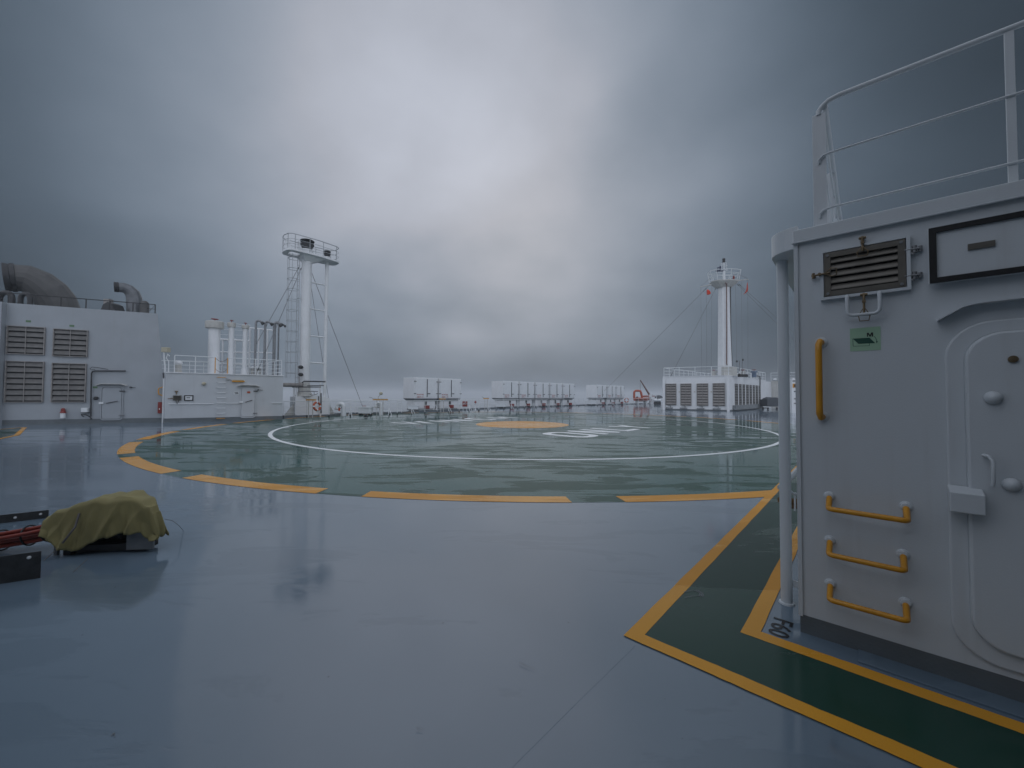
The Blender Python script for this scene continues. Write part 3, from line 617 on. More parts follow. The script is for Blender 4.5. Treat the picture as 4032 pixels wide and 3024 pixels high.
hemb = [(0, .18), (.5, .1), (1, .14)]
wid = [(0, .12), (.12, .22), (.35, .29), (.7, .31), (.92, .30), (1, .24)]
tv = []; tf = []
for i in range(NA+1):
    u = i/NA; top_ = interp(topz, u); hf_ = interp(hemf, u); hb_ = interp(hemb, u); wd = interp(wid, u)
    for j in range(NB+1):
        v = j/NB                                            # 0 front hem .. 1 back hem
        k = v*2-1; e = abs(k); flatp = min(1, max(0, (e-.34)/.66))
        b = wd*(math.copysign(min(1, e/.40), k))*(1-.10*(1-flatp)) + math.copysign(.03*flatp, k)
        zz = top_ + .012*math.sin(9*u+2)*(1-flatp) if e < .34 else top_ - (top_-(hf_ if k < 0 else hb_))*(flatp**1.12)
        b *= 1 - .16*(1-min(1, e/.40)); bk_ = interp(backb, u); b = bk_/2 + b/max(wd, .01)*bk_/2
        # folds hang from the ridge and deepen towards the hem
        ph = 1.0*flatp
        f1 = math.sin(u*21 + 3.0*flatp + 1.0)*.014 + (1-abs(math.sin(u*13.5+2.2*flatp)))**3*.034 + (1-abs(math.sin(u*24-3.1*flatp+.6)))**4*.020 + math.sin(u*44 - 5*flatp + .7)*.009 + math.sin(u*9.5+5*v)*.012
        diag = math.exp(-((u-.20-.13*(1-flatp))/.022)**2)*.045*flatp - math.exp(-((u-.26-.13*(1-flatp))/.035)**2)*.02*flatp
        diag2 = math.exp(-((u-.50-.20*(1-flatp))/.030)**2)*.028*ph - math.exp(-((u-.74)/.035)**2)*.030*ph + math.exp(-((u-.83)/.03)**2)*.022*ph
        off = (f1+diag+diag2)*ph; bb = b + math.copysign(off*.8, k) if e > .3 else b
        zz += (.010*math.sin(u*17+4*v)+.006*math.sin(u*37-9*v))*(1-.4*flatp)
        endr = max(0, (u-.93)/.07)
        tv.append(gp(.06+u*.99 + .02*math.sin(v*9)*endr, bb, zz))
for i in range(NA):
    for j in range(NB): k = i*(NB+1)+j; tf.append((k, k+NB+1, k+NB+2, k+1))
# the right end hangs down too
endc = []
K0 = NA*(NB+1); rows = 7
for r_ in range(1, rows+1):
    q = r_/rows
    for j in range(NB+1):
        p = tv[K0+j].copy(); e = abs(j/NB*2-1); zh = .15+.02*math.sin(j*.5)
        p += gx*(.045*math.sin(q*1.57)+.012*math.sin(j*.55)*q); p.z = p.z + (min(p.z, zh)-p.z)*q; tv.append(p)
for r_ in range(rows):
    for j in range(NB):
        a0_ = K0 if r_ == 0 else (NA+1)*(NB+1)+(r_-1)*(NB+1); a1_ = (NA+1)*(NB+1)+r_*(NB+1); tf.append((a0_+j, a1_+j, a1_+j+1, a0_+j+1))
tm = MB(); tm.add(tv, tf, True); to = tm.build('canvas_cover', TARP)
sol = to.modifiers.new('cloth', 'SOLIDIFY'); sol.thickness = .004
tag(to, 'creased yellow olive canvas cover draped over the low winch', 'canvas cover')
# lashing cords
for cp, cr2, lb in (([AT(247, 2138, 4.03), AT(215, 2170, 3.95), G(172, 2208, .006)], .0032, 'dark cord running from the left hem of the yellow cover to the deck'),
    ([AT(345, 2200, 3.80), AT(318, 2225, 3.74), G(288, 2252, .006)], .0028, 'short dark cord lying on the deck below the middle of the cover'),
    ([AT(312, 2022, 4.02), AT(296, 2075, 3.96), AT(262, 2118, 3.93), AT(247, 2138, 3.93)], .009, 'thick brown cord tied across the left part of the yellow cover'),
    ([AT(648, 2044, 4.36), AT(680, 2050, 4.38), AT(705, 2070, 4.4), G(722, 2090, .004)], .0022, 'thin wire end curling out to the right of the yellow cover')):
    m = MB(); m.tube(cp, cr2, 6); tag(m.build('lashing_cord', WIRE), lb, 'cord')
# cable bundle with ties
cb = thing('cable_bundle', 'bundle of orange red cables tied with black, running under the canvas', 'cable bundle', (-5.3, 4.1, 0))
cpath = [(-9.5, 2.7, .10), (-7.4, 3.42, .10), (-6.2, 3.82, .10), (-5.33, 4.08, .115), (-4.95, 4.16, .17), (-4.62, 4.24, .235), (-4.38, 4.26, .25), (-4.2, 4.24, .24)]
for k in range(11):
    a = 2.4*k; r_ = .030*math.sqrt(k+.4); oy, oz = r_*math.cos(a)*1.15, r_*math.sin(a)*.85
    m = MB(); m.tube([Vector((x, y+oy+.006*math.sin(3*x+k), z+oz+.006*math.cos(2.5*x+k*2))) for x, y, z in cpath], .0195, 10); m.build('cable', CABLE, cb)
for x, y, z in ((-6.0, 3.88, .10), (-5.24, 4.10, .125), (-5.02, 4.15, .158), (-4.86, 4.185, .188)):
    m = MB(); m.ring((x, y, z), .100, .008, (1, .22 if x > -5.4 else .32, .19 if x > -5.4 else .0), 20, 6); m.build('cable_tie', BLACK, cb)
# steel guide plates
for (nm, lb, p0, p1, h, bolts) in (
    ('guide_plate', 'dark steel guide plate lying behind the red cables', G(-330, 2100), G(190, 2039), None, ((60, 2038), (160, 2024))),
    ('guide_plate', 'dark steel guide plate in front of the red cables at the left edge', G(-260, 2340), G(157, 2276), None, ((115, 2195),))):
    ww = Wall(p0.to_2d(), p1.to_2d()); hh = ww.pt(157, 2171)[1] if 'front' in lb else ww.pt(190, 2008)[1]
    gt = thing(nm, lb, 'steel plate', p1)
    m = MB(); m.wbox(ww, 0, ww.len, 0.0, hh, -.012, 0); m.build('plate', STEELD, gt, bevel=.002)
    for bx in bolts:
        s, z = ww.pt(*bx); m = MB(); m.lathe(ww.W(s, z, 0), [(.014, 0), (.013, .008), (.004, .012)], 12, axis=ww.n.to_3d()); m.build('bolt', WHITES, gt)

# ------------------------------------------------------------------ engine casing at the far left
wb = Wall(G(14, 1675).to_2d(), G(641, 1663).to_2d()); e3 = wb.n.to_3d()
zL = wb.pt(14, 1187)[1]; zR = wb.pt(611, 1238)[1]; ZB = (zL+zR)/2; SE = wb.s(641); ST = wb.s(611); S0 = -9.0; DB = 7.0
cas = thing('engine_casing', 'tall white engine casing with four large louvres at the left edge', 'deckhouse', wb.W(SE*.5, 0))
zbk = wb.pt(641, 1500)[1]
m = MB(); P = [wb.W(S0, 0), wb.W(SE, 0), wb.W(SE, zbk), wb.W(ST, ZB), wb.W(S0, ZB)]; m.prism(P, -B3*DB); m.build('wall', WHITEC, cas)
m = MB(); m.wbox(wb, S0, SE+.01, 0, .26, -.5, .008); m.build('skirting', GREYP, cas)
m = MB(); m.wbox(wb, S0, wb.s(13), 0, ZB-.02, .002, .35); m.build('trunk', WHITEC, cas)
for cs, n in ((((31, 1279), (182, 1292), (177, 1401), (28, 1391)), 5), (((213, 1292), (350, 1303), (345, 1409), (210, 1401)), 5),
              (((26, 1419), (177, 1426), (172, 1585), (20, 1584)), 7), (((208, 1429), (344, 1432), (338, 1584), (203, 1584)), 7)):
    louvre(wb, *wb.rect(*cs), n, cas, LOUV, GRIME, depth=.10, fr=.035, tip=0)
def far_door(w, c, parent, hood, pm_=None):
    pm_ = pm_ or WHITE
    s0, s1, z0, z1 = w.rect(*c); z0 = max(z0, .22)
    m = MB(); frame_prism(m, w, rrect(s0-.05, s1+.05, z0-.05, z1+.05, .16, 4), rrect(s0, s1, z0, z1, .12, 4), .0, .05); fr_ = m.build('door_frame', pm_, parent)
    m = MB(); m.prism([w.W(s, z, .003) for s, z in rrect(s0+.02, s1-.02, z0+.02, z1-.02, .12, 4)], w.n.to_3d()*.05); d = m.build('door', pm_, parent, bevel=.01)
    m = MB(); m.tube([w.W(s0+.2, z0+(z1-z0)*.50, .09), w.W(s1-.15, z0+(z1-z0)*.57, .09)], .018, 6); m.build('handle', STEELD, d)
    for k in (.12, .88):
        m = MB(); m.wbox(w, s1-.10, s1+.12, z0+(z1-z0)*k-.03, z0+(z1-z0)*k+.03, .05, .085); m.build('hinge', STEELD if k > .5 else STEEL, d)
    m = MB(); m.wbox(w, s0-.08, s0+.1, z0+(z1-z0)*.48, z0+(z1-z0)*.54, .05, .12); m.build('lock_box', WHITES, d)
    sm_ = (s0+s1)/2; hw = (s1-s0)/2+.2; zz = hood
    m = MB(); P = [(-hw, -.08), (-hw+.2, 0), (hw-.2, 0), (hw, -.08)]
    for a, b in zip(P, P[1:]): m.hexa([w.W(sm_+a[0], zz+a[1]-.03, 0), w.W(sm_+b[0], zz+b[1]-.03, 0), w.W(sm_+b[0], zz+b[1]-.03, .22), w.W(sm_+a[0], zz+a[1]-.03, .22), w.W(sm_+a[0], zz+a[1], 0), w.W(sm_+b[0], zz+b[1], 0), w.W(sm_+b[0], zz+b[1], .22), w.W(sm_+a[0], zz+a[1], .22)])
    m.build('rain_hood', WHITED, parent)
far_door(wb, ((402, 1524), (482, 1526), (480, 1656), (400, 1657)), cas, wb.pt(445, 1511)[1], WHITEC)
def wtube(w, pts, r, o, name, mat, parent, n=6):
    m = MB(); m.tube([w.W(*w.pt(*p), o) for p in pts], r, n); return m.build(name, mat, parent)
wtube(wb, [(498, 1461), (430, 1461), (380, 1461), (368, 1463), (364, 1470), (362, 1550), (361, 1640)], .035, .09, 'conduit', STEELD, cas)
wtube(wb, [(430, 1455), (385, 1447), (366, 1446), (358, 1452), (362, 1457), (378, 1455)], .015, .1, 'hose', STEELD, cas)
s, z = wb.pt(345, 1649); m = MB(); m.ring(wb.W(s, z+.12, .12), .21, .022, (.2, 1, 1.2), 20, 6); m.build('hose_coil', BLACK, cas)
s0, s1, z0, z1 = wb.rect((327, 1606), (353, 1606), (353, 1623), (327, 1623)); m = MB(); m.wbox(wb, s0, s1, z0, z1, .0, .22); m.build('junction_box', WHITES, cas, bevel=.02)
m = MB(); m.wbox(wb, s0, s1, z0-.03, z0, .0, .22); m.build('bracket', STEELD, cas)
s, z = wb.pt(254, 1614); m = MB(); m.lathe(wb.W(s, z-.15, .12), [(.13, 0), (.10, .05), (.08, .10), (.09, .17), (.04, .25)], 12); al = m.build('alarm_light', RED, cas)
m = MB(); m.cyl(wb.W(s, z-.42, .12), wb.W(s, z-.16, .12), .10, n=12); m.cyl(wb.W(s, z-.3, 0), wb.W(s, z-.3, .12), .05); m.build('housing', WHITES, al)
s, z = wb.pt(380, 1568); m = MB(); m.lathe(wb.W(s, z, 0), [(.09, 0), (.09, .1), (.05, .14)], 12, axis=e3); m.build('push_button', DARKM, cas)
for px, py in ((112, 1265), (283, 1283), (375, 1525)):
    s, z = wb.pt(px, py); m = MB(); m.wbox(wb, s-.09, s+.09, z-.05, z+.05, 0, .01); m.build('sign', paint('small_green_sign', (.10, .19, .09), .5), cas)
s, z = wb.pt(516, 1525); m = MB(); m.cyl(wb.W(s, z, 0), wb.W(s, z, .1), .04); m.tube([wb.W(s, z, .08), wb.W(s+.22, z-.02, .1)], .014, 6); m.build('hook', STEELD, cas)
# name strip and fire locker at the aft end
s0, s1, z0, z1 = wb.rect((625, 1583), (643, 1583), (643, 1627), (625, 1627))
m = MB(); m.wbox(wb, s0, s1-.02, z0, z1, .0, .16); rb = m.build('fire_hose_box', RED, cas, bevel=.01)
m = MB(); m.wbox(wb, s0+.06, s1-.1, z0+.2, z0+.28, .161, .166); m.build('lettering', WHITES, rb)
s = wb.s(632); za, zb_ = wb.pt(632, 1524)[1], wb.pt(632, 1558)[1]
m = MB(); m.tube([wb.W(s+.16, za, .0), wb.W(s+.12, za, .1), wb.W(s-.04, za-.08, .14), wb.W(s-.06, (za+zb_)/2, .14), wb.W(s-.03, zb_+.08, .14), wb.W(s+.12, zb_, .1), wb.W(s+.16, zb_, 0)], .028, 8); m.build('grab_bar', YEL, cas)
s = wb.s(648); m = MB(); m.cyl(wb.W(s, 0, .12), wb.W(s, wb.pt(648, 1490)[1], .12), .055, n=12); m.build('drain_pipe', WHITES, cas)
# dark roof rail
cr_ = thing('roof_railing', 'thin black guard rail along the top of the tall engine casing', 'railing', wb.W(SE*.5, ZB)); zt = .52
m = MB(); m.tube([wb.W(S0, ZB+zt, -.12), wb.W(ST-.15, ZB+zt, -.12), wb.W(ST-.15, ZB+zt, -.12)-B3*2.4], .022, 6); m.build('top_rail', DARKM, cr_)
for k in range(16):
    s = ST-.15-.95*k
    if s > S0: m = MB(); m.wbox(wb, s-.02, s+.02, ZB-.0, ZB+zt, -.14, -.10); m.build('stanchion', DARKM, cr_)
m = MB(); s = ST-.15; m.tube([wb.W(s, ZB+zt, -.12), wb.W(s+.0, ZB+.02, -.12)], .018, 6); m.tube([wb.W(s-.35, ZB+.26, -.12), wb.W(s, ZB+.26, -.12)], .014, 6); m.build('end_brace', DARKM, cr_)

# cowls and ventilators on top of the casing
def cowl(path, rad, Y, ext, nm, label, mouth_r, mt=None):
    b_ = AT(path[-1][0], 1555, Y); q = []                       # the bend lies in the ship's fore-and-aft plane
    for x, y in path:
        u_ = (x-2016)/F; k_ = (u_*b_.y-b_.x)/(A.x-u_*A.y); q.append(AT(x, y, b_.y+A.y*k_))
    t = thing(nm, label, 'ventilator', Vector((q[-1].x, q[-1].y, ZB)))
    k = 1550.0/Y; rr = [r_/k for r_ in rad]
    if q[-1].z > ZB: q.append(Vector((q[-1].x, q[-1].y, ZB-.01))); rr.append(rr[-1])
    m = MB(); m.tube(q, rr, 18, caps=False)
    for i in range(len(m.sm)): m.sm[i] = False
    m.build('duct', mt or FUNNEL, t)
    d = (q[0]-q[1]).normalized(); mo = MB(); a = q[0]; mo.lathe(a-d*ext*.1, [(rr[0]*1.0, 0), (rr[0]*1.08, .02), (rr[0]*1.08, ext*.45), (rr[0]*1.02, ext*.5), (rr[0]*mouth_r, ext), (rr[0]*mouth_r*.93, ext*1.01), (rr[0]*.9, ext*.3), (.01, ext*.3)], 24, axis=d); mo.build('mouth', DARKM, t)
    return t
cw = cowl([(60, 1094), (105, 1097), (150, 1118), (192, 1152), (222, 1185), (236, 1215)], [49, 52, 57, 60, 58, 57], 27.0, .50, 'cowl_ventilator', 'huge sooty curved exhaust cowl bending over the casing roof at far left', 1.08)
cw2 = cowl([(466, 1131), (487, 1133), (506, 1141), (522, 1156), (529, 1175), (530, 1222)], [18, 19.5, 21, 23, 24, 24], 26.5, .22, 'cowl_ventilator', 'small pale bent exhaust pipe at the right end of the casing roof', 1.08, paint('dull_dark_steel', (.15, .16, .17), .4, metal=.4, var=.25))
p0 = AT(529, 1222, 26.5)
m = MB(); m.box((p0.x, p0.y, ZB+.10), (1.1, .9, .2), R(25)); m.build('base', DARKM, cw2)
q = AT(569, 1232, 26.2); m = MB(); r_ = 14*26.2/1550; hq = ZAT(569, 1185, 26.2)-ZB; m.lathe((q.x, q.y, ZB), [(r_, 0), (r_, hq-.31), (r_*.95, hq-.18), (r_*.7, hq-.06), (r_*.3, hq)], 16)
tag(m.build('mushroom_ventilator', FUNNEL), 'dark rounded capsule vent at the right end of the casing roof', 'ventilator')
def arch(pxl, pxr, pyt, Y, rt, lb, inner=True):
    l_, r_ = AT(pxl, pyt, Y), AT(pxr, pyt, Y); wd = (r_.x-l_.x)/2; c = Vector(((l_.x+r_.x)/2, Y, 0)); top_ = l_.z
    t = thing('gooseneck_vent', lb, 'ventilator', (c.x, Y, ZB))
    rr = wd-rt; pts = [Vector((c.x-rr, Y, ZB-.05))] + [Vector((c.x-rr*math.cos(a), Y, top_-rt-rr+rr*math.sin(a))) for a in [math.pi*i/12 for i in range(13)]] + [Vector((c.x+rr, Y, ZB+.10))]
    m = MB(); m.tube(pts, rt, 12); m.build('pipe', DARKM, t)
    m = MB(); m.cyl((c.x-rr, Y, ZB-.0), (c.x-rr, Y, ZB+.07), rt*1.35, n=12); m.cyl((c.x+rr, Y, ZB+.06), (c.x+rr, Y, ZB+.16), rt*1.3, n=12); m.build('flange', DARKM, t)
arch(-10, 58, 1142, 24.5, .15, 'black arched vent pipe at the far left of the casing roof')
arch(74, 128, 1149, 24.5, .13, 'black arched vent pipe just below the mouth of the huge cowl')
va = thing('vent_hood', 'low black hooded ventilator in the middle of the casing roof', 'ventilator', AT(424, 1226, 25).xy.to_3d()+Vector((0, 0, ZB)))
l_, r_ = AT(380, 1226, 25), AT(470, 1226, 25); c = (l_+r_)/2; hw = (r_.x-l_.x)/2; th = AT(420, 1188, 25).z-ZB
m = MB(); P = [Vector((c.x+hw*x, 25, ZB+th*y)) for x, y in ((-1, 0), (-.98, .38), (-.72, .52), (-.45, .88), (-.05, 1), (.35, .90), (.62, .58), (.9, .42), (1, 0), (.42, 0), (.38, .3), (.28, .3), (.25, 0), (.10, 0), (.06, .34), (-.08, .34), (-.1, 0))]
m.prism(P, (0, .7, 0)); m.build('hood', DARKM, va)
m = MB(); q = AT(402, 1186, 25.5); m.box((q.x, 25.9, ZB+th*1.05), (.36, .3, .6)); m.build('box', LOUV, va)

# ------------------------------------------------------------------ lower deckhouse between casing and tower
wl_ = Wall(G(647, 1665).to_2d(), G(1112, 1652).to_2d()); zA = wl_.pt(657, 1467)[1]; zB_ = wl_.pt(1113, 1482)[1]; ZH = (zA+zB_)/2; SH_ = wl_.s(1114); e4 = wl_.n.to_3d()
lh = thing('deckhouse', 'low white deckhouse with ladder and door beside the tall casing', 'deckhouse', wl_.W(SH_/2, 0))
def skew(m, w, s0, s1, z0, z1, o, back):      # block whose sides run along the ship's axis
    f = [w.W(s0, 0, o), w.W(s1, 0, o)]; bk = [p - B3*back for p in f]
    return m.hexa([f[0]+Vector((0, 0, z0)), f[1]+Vector((0, 0, z0)), bk[1]+Vector((0, 0, z0)), bk[0]+Vector((0, 0, z0)), f[0]+Vector((0, 0, z1)), f[1]+Vector((0, 0, z1)), bk[1]+Vector((0, 0, z1)), bk[0]+Vector((0, 0, z1))])
m = MB(); skew(m, wl_, .0, SH_, 0, ZH, 0, 5.6); m.build('wall', WHITEL, lh)
m = MB(); skew(m, wl_, -.01, SH_+.01, 0, .24, .008, 5.62); m.build('skirting', GREYP, lh)
m = MB(); skew(m, wl_, .0, SH_+.05, ZH, ZH+.05, .05, 5.68); m.build('roof', WHITE, lh)
louvre(wl_, *wl_.rect((681, 1557), (715, 1557), (715, 1577), (681, 1577)), 5, lh, LOUVD, LOUVD, depth=.06, fr=.04, mull=0)
s0, s1, z0, z1 = wl_.rect((725, 1556), (762, 1556), (762, 1578), (725, 1578)); m = MB(); m.wbox(wl_, s0, s1, z0, z1, 0, .04); vc = m.build('vent_cover', WHITES, lh)
m = MB(); frame_prism(m, wl_, [(s0, z0), (s1, z0), (s1, z1), (s0, z1)], [(s0+.05, z0+.05), (s1-.05, z0+.05), (s1-.05, z1-.05), (s0+.05, z1-.05)], .041, .055); m.build('rubber_seal', BLACK, vc)
m = MB(); m.wbox(wl_, (s0+s1)/2-.1, (s0+s1)/2+.06, (z0+z1)/2-.01, (z0+z1)/2+.03, .041, .05); m.build('name_plate', DARKM, vc)
s, z = wl_.pt(698, 1583); m = MB(); m.tube([wl_.W(s-.06, z+.1, .05), wl_.W(s, z-.12, .08), wl_.W(s+.07, z+.1, .05)], .02, 6); m.build('cover_handle', STEELD, lh)
s, z = wl_.pt(695, 1541); m = MB(); m.wbox(wl_, s-.07, s+.07, z-.03, z+.03, 0, .07); m.cyl(wl_.W(s, z-.16, .03), wl_.W(s, z, .03), .025); m.build('dog', BRONZE, lh)
s, z = wl_.pt(672, 1570); m = MB(); m.tube([wl_.W(s-.12, z, .05), wl_.W(s+.1, z+.02, .06)], .02, 6); m.build('dog', BRONZE, lh)
s, z = wl_.pt(803, 1511); m = MB(); m.lathe(wl_.W(s, z, 0), [(.10, 0), (.10, .06), (.085, .14), (.04, .18)], 14, axis=e4); m.build('bulkhead_lamp', BEIGE, lh)
# ladder
lad = []
s0, s1 = wl_.s(855), wl_.s(887)
for i, py in enumerate((1486, 1506, 1526, 1546, 1566, 1586.5, 1607, 1627, 1647)):
    z = wl_.pt(870, py)[1]; m = MB(); m.tube([wl_.W(s0, z, 0), wl_.W(s0, z, .15), wl_.W(s1, z, .15), wl_.W(s1, z, 0)], .018, 8)
    m.build('rung', YEL if i in (0, 8) else WHITES, lh)
# strip light
def strip_light(w, px0, px1, py, parent, nm='strip_light', o=.06):
    s0, z = w.pt(px0, py); s1, _ = w.pt(px1, py); m = MB(); m.wbox(w, s0, s1, z-.045, z+.045, o, o+.10)
    a = m.build(nm, YEL, parent, bevel=.02); m = MB(); m.wbox(w, s0+.05, s1-.05, z+.045, z+.09, o, o+.11); m.wbox(w, s0+.1, s0+.16, z-.02, z+.02, 0, o); m.wbox(w, s1-.16, s1-.1, z-.02, z+.02, 0, o); m.build('housing', BEIGE, a)
    m = MB(); m.tube([w.W(s0, z, o+.05), w.W(s0-.12, z+.10, o+.05), w.W(s0-.28, z+.13, o+.05), w.W(s0-.30, z+.06, o+.05), w.W(s0-.12, z+.03, o+.04)], .012, 5); m.build('cable', DARKM, a)
strip_light(wl_, 913, 963, 1501, lh)
far_door(wl_, ((949, 1526), (1005, 1526), (1004, 1642), (948, 1643)), lh, wl_.pt(978, 1516)[1], WHITEL)
s0, s1, z0, z1 = wl_.rect((920, 1543), (940, 1543), (940, 1554), (920, 1554)); m = MB(); m.wbox(wl_, s0, s1, z0, z1, 0, .01); g_ = m.build('sign', WHITES, lh)
m = MB(); k = (z1-z0)/5
for a, b, c in ((3.6, .1, .9), (2.3, .3, .9), (1.0, .15, .95)): m.wbox(wl_, s0+(s1-s0)*b, s0+(s1-s0)*c, z0+k*a, z0+k*(a+.8), .011, .014)
m.build('lettering', DARKM, g_)
s0, s1, z0, z1 = wl_.rect((973, 1541), (985, 1541), (985, 1548), (973, 1548)); m = MB(); m.wbox(wl_, s0, s1, z0, z1, .055, .075); m.build('sign', ORG, lh)
s, z = wl_.pt(1020, 1535); m = MB(); m.cyl(wl_.W(s-.05, z, 0), wl_.W(s-.05, z, .1), .04); m.tube([wl_.W(s-.05, z, .09), wl_.W(s+.2, z-.02, .1)], .014, 6); m.build('hook', STEELD, lh)
for a, b, y in ((664, 842, 1590), (889, 940, 1588), (1071, 1111, 1587)):
    z = wl_.pt((a+b)/2, y)[1]; m = MB(); m.tube([wl_.W(wl_.s(a), z, .07), wl_.W(wl_.s(b), z, .07)], .020, 8)
    for q in range(4): s = wl_.s(a)+(wl_.s(b)-wl_.s(a))*(q+.1)/3.3; m.cyl(wl_.W(s, z, 0), wl_.W(s, z, .07), .012, n=6)
    m.build('storm_rail', WHITES, lh)
# roof railing
zt = wl_.pt(669, 1395)[1]; zt2 = wl_.pt(1107, 1421)[1]; ZT = (zt+zt2)/2; OO = -.10; h_ = ZT-ZH
lr = thing('roof_railing', 'white guard rail with an orange gate chain on the low deckhouse roof', 'railing', wl_.W(SH_/2, ZH))
ga, gb_ = wl_.s(844), wl_.s(893)
for a, b in ((.35, ga), (gb_, SH_-.1)):
    m = MB(); m.tube([wl_.W(a, ZT, OO), wl_.W(b, ZT, OO)], .024, 8); m.build('top_rail', WHITES, lr)
    for f in (.72, .48, .24): m = MB(); m.tube([wl_.W(a, ZH+h_*f, OO), wl_.W(b, ZH+h_*f, OO)], .011, 6); m.build('mid_rail', WHITES, lr)
    n = max(2, round((b-a)/1.35))
    for i in range(n+1):
        s = a+(b-a)*i/n; edge_ = abs(s-ga) < .01 or abs(s-gb_) < .01
        m = MB(); m.wbox(wl_, s-.022, s+.022, ZH+.05, ZT-.01, OO-.022, OO+.022); m.build('stanchion', YEL if edge_ else WHITES, lr)
m = MB(); m.tube([wl_.W(ga+(gb_-ga)*t, ZT-.02-.22*(1-(2*t-1)**2), OO) for t in [i/10 for i in range(11)]], .013, 5); m.tube([wl_.W(ga+(gb_-ga)*t, ZH+.35-.22*(1-(2*t-1)**2), OO) for t in [i/10 for i in range(11)]], .011, 5); m.build('chain', BROWN, lr)
q0, q1, q2 = wl_.W(SH_-.1, 0, OO), wl_.W(SH_-.1, 0, OO)-B3*5.3, wl_.W(.3, 0, OO)-B3*5.3; up = lambda z: Vector((0, 0, z))
for f, r_, nm in ((1, .022, 'top_rail'), (.72, .011, 'mid_rail'), (.48, .011, 'mid_rail'), (.24, .011, 'mid_rail')):
    m = MB(); m.tube([q0+up(ZH+h_*f), q1+up(ZH+h_*f), q2+up(ZH+h_*f)], r_, 6); m.build(nm, WHITES, lr)
for a, b, n in ((q0, q1, 4), (q1, q2, 7)):
    for i in range(1, n+1): p = a+(b-a)*i/n; m = MB(); m.cyl(p+up(ZH+.05), p+up(ZT-.01), .02, n=6); m.build('stanchion', WHITES, lr)
# floodlight on the corner
fl = thing('floodlight', 'beige floodlight on a bent white pipe at the casing corner', 'floodlight', wl_.W(.0, ZH, -.2))
Yf = wl_.W(.05, 0, -.2).y
m = MB(); q0 = AT(634, 1367, Yf); q1 = AT(657, 1386, Yf); m.hexa([Vector((x, y, z)) for z in (q1.z, q0.z) for x, y in ((q0.x, Yf), (q1.x, Yf), (q1.x, Yf+.25), (q0.x, Yf+.25))]); m.build('lamp_housing', BEIGE, fl, bevel=.02)
m = MB(); m.tube([AT(646, 1387, Yf+.1), AT(646, 1410, Yf+.1), AT(650, 1440, Yf+.1), AT(650, 1466, Yf+.1)], .04, 8); m.tube([AT(668, 1402, Yf), AT(660, 1394, Yf), AT(655, 1410, Yf), AT(664, 1422, Yf), AT(664, 1466, Yf)], .022, 6); m.build('bracket', WHITES, fl)

# roof things: big capped ventilator trunks with red handwheels
def capped(px, wbody, wcap, ytop, ycap, Y, label, flare=False):
    c = COL(px, Y); k = Y/1550/ (1+0*px); rb, rc = wbody/2*k*.93, wcap/2*k*.93; zt = ZAT(px, ytop, Y); zc = ZAT(px, ycap, Y)
    t = thing('capped_ventilator', label, 'ventilator', (c.x, c.y, ZH+.05), 'capped vent trunks with red handwheels on the low deckhouse roof')
    m = MB(); prof = [(rb*1.7, 0), (rb*1.25, .55), (rb, .75), (rb, zc-ZH)] if flare else [(rb, 0), (rb, zc-ZH)]
    m.lathe((c.x, c.y, ZH+.05), prof, 24); m.build('trunk', WHITE, t)
    m = MB(); m.lathe((c.x, c.y, zc), [(rb*1.05, -.05), (rc*.97, -.02), (rc, .04), (rc, (zt-zc)*.93), (rc*.92, zt-zc)], 24); m.build('cap', WHITED, t)
    m = MB(); r_ = min(rc*.38, .30); m.ring((c.x, c.y, zt+.16), r_, .022, (.05, 0, 1), 16, 6); m.cyl((c.x, c.y, zt-.01), (c.x, c.y, zt+.16), .025, n=8); m.cyl((c.x-r_, c.y, zt+.16), (c.x+r_, c.y, zt+.16), .014, n=6); m.cyl((c.x, c.y-r_, zt+.16), (c.x, c.y+r_, zt+.16), .014, n=6); m.build('handwheel', RED, t)
capped(838, 41, 66, 1266, 1292, 26.5, 'widest white capped vent trunk with red handwheel on low roof')
capped(905, 20, 30, 1271, 1287, 27.2, 'middle slim white capped vent trunk with red handwheel')
capped(960, 18, 28, 1281, 1293, 28.0, 'slim white capped vent trunk with flared foot nearest the grey pipes', True)
# grey gooseneck pipes
def goose(px, wpx, ytop, hook, Y, label):
    c = COL(px, Y); r_ = wpx/2*Y/1550*1.05; zt = ZAT(px, ytop, Y); rb = .16; dx = Vector((.96, .28, 0))
    c3 = Vector((c.x, c.y, 0)); pts = [c3+Vector((0, 0, ZH+.03)), c3+Vector((0, 0, zt-rb-.1))]
    pts += [c3+dx*(rb-rb*math.cos(a))+Vector((0, 0, zt-rb-.02+rb*math.sin(a))) for a in (0, .4, .8, 1.2, 1.57, 2.0, 2.3)]
    e = pts[-1]+dx*.12+Vector((0, 0, -.10)); pts.append(e)
    t = thing('exhaust_pipe', label, 'pipe', (c.x, c.y, ZH+.05), 'grey hooked exhaust pipes on the low deckhouse roof')
    m = MB(); m.tube(pts, r_, 12); m.build('pipe', STEEL, t)
    m = MB(); m.lathe(e, [(r_*1.2, -.06), (r_*1.7, .06), (r_*1.7, .1), (r_, .11)], 14, axis=dx*.7+Vector((0, 0, -.7))); m.build('hood', STEELD, t)
goose(1001, 8, 1261, 24, 26.8, 'leftmost of the four grey hooked exhaust pipes')
goose(1038, 8, 1265, 24, 27.3, 'second grey hooked exhaust pipe from the left')
goose(1075, 10.5, 1269, 24, 27.9, 'third and thickest of the four grey hooked exhaust pipes')
goose(1091.5, 5.5, 1273, 24, 28.8, 'rightmost and thinnest of the four grey hooked exhaust pipes')
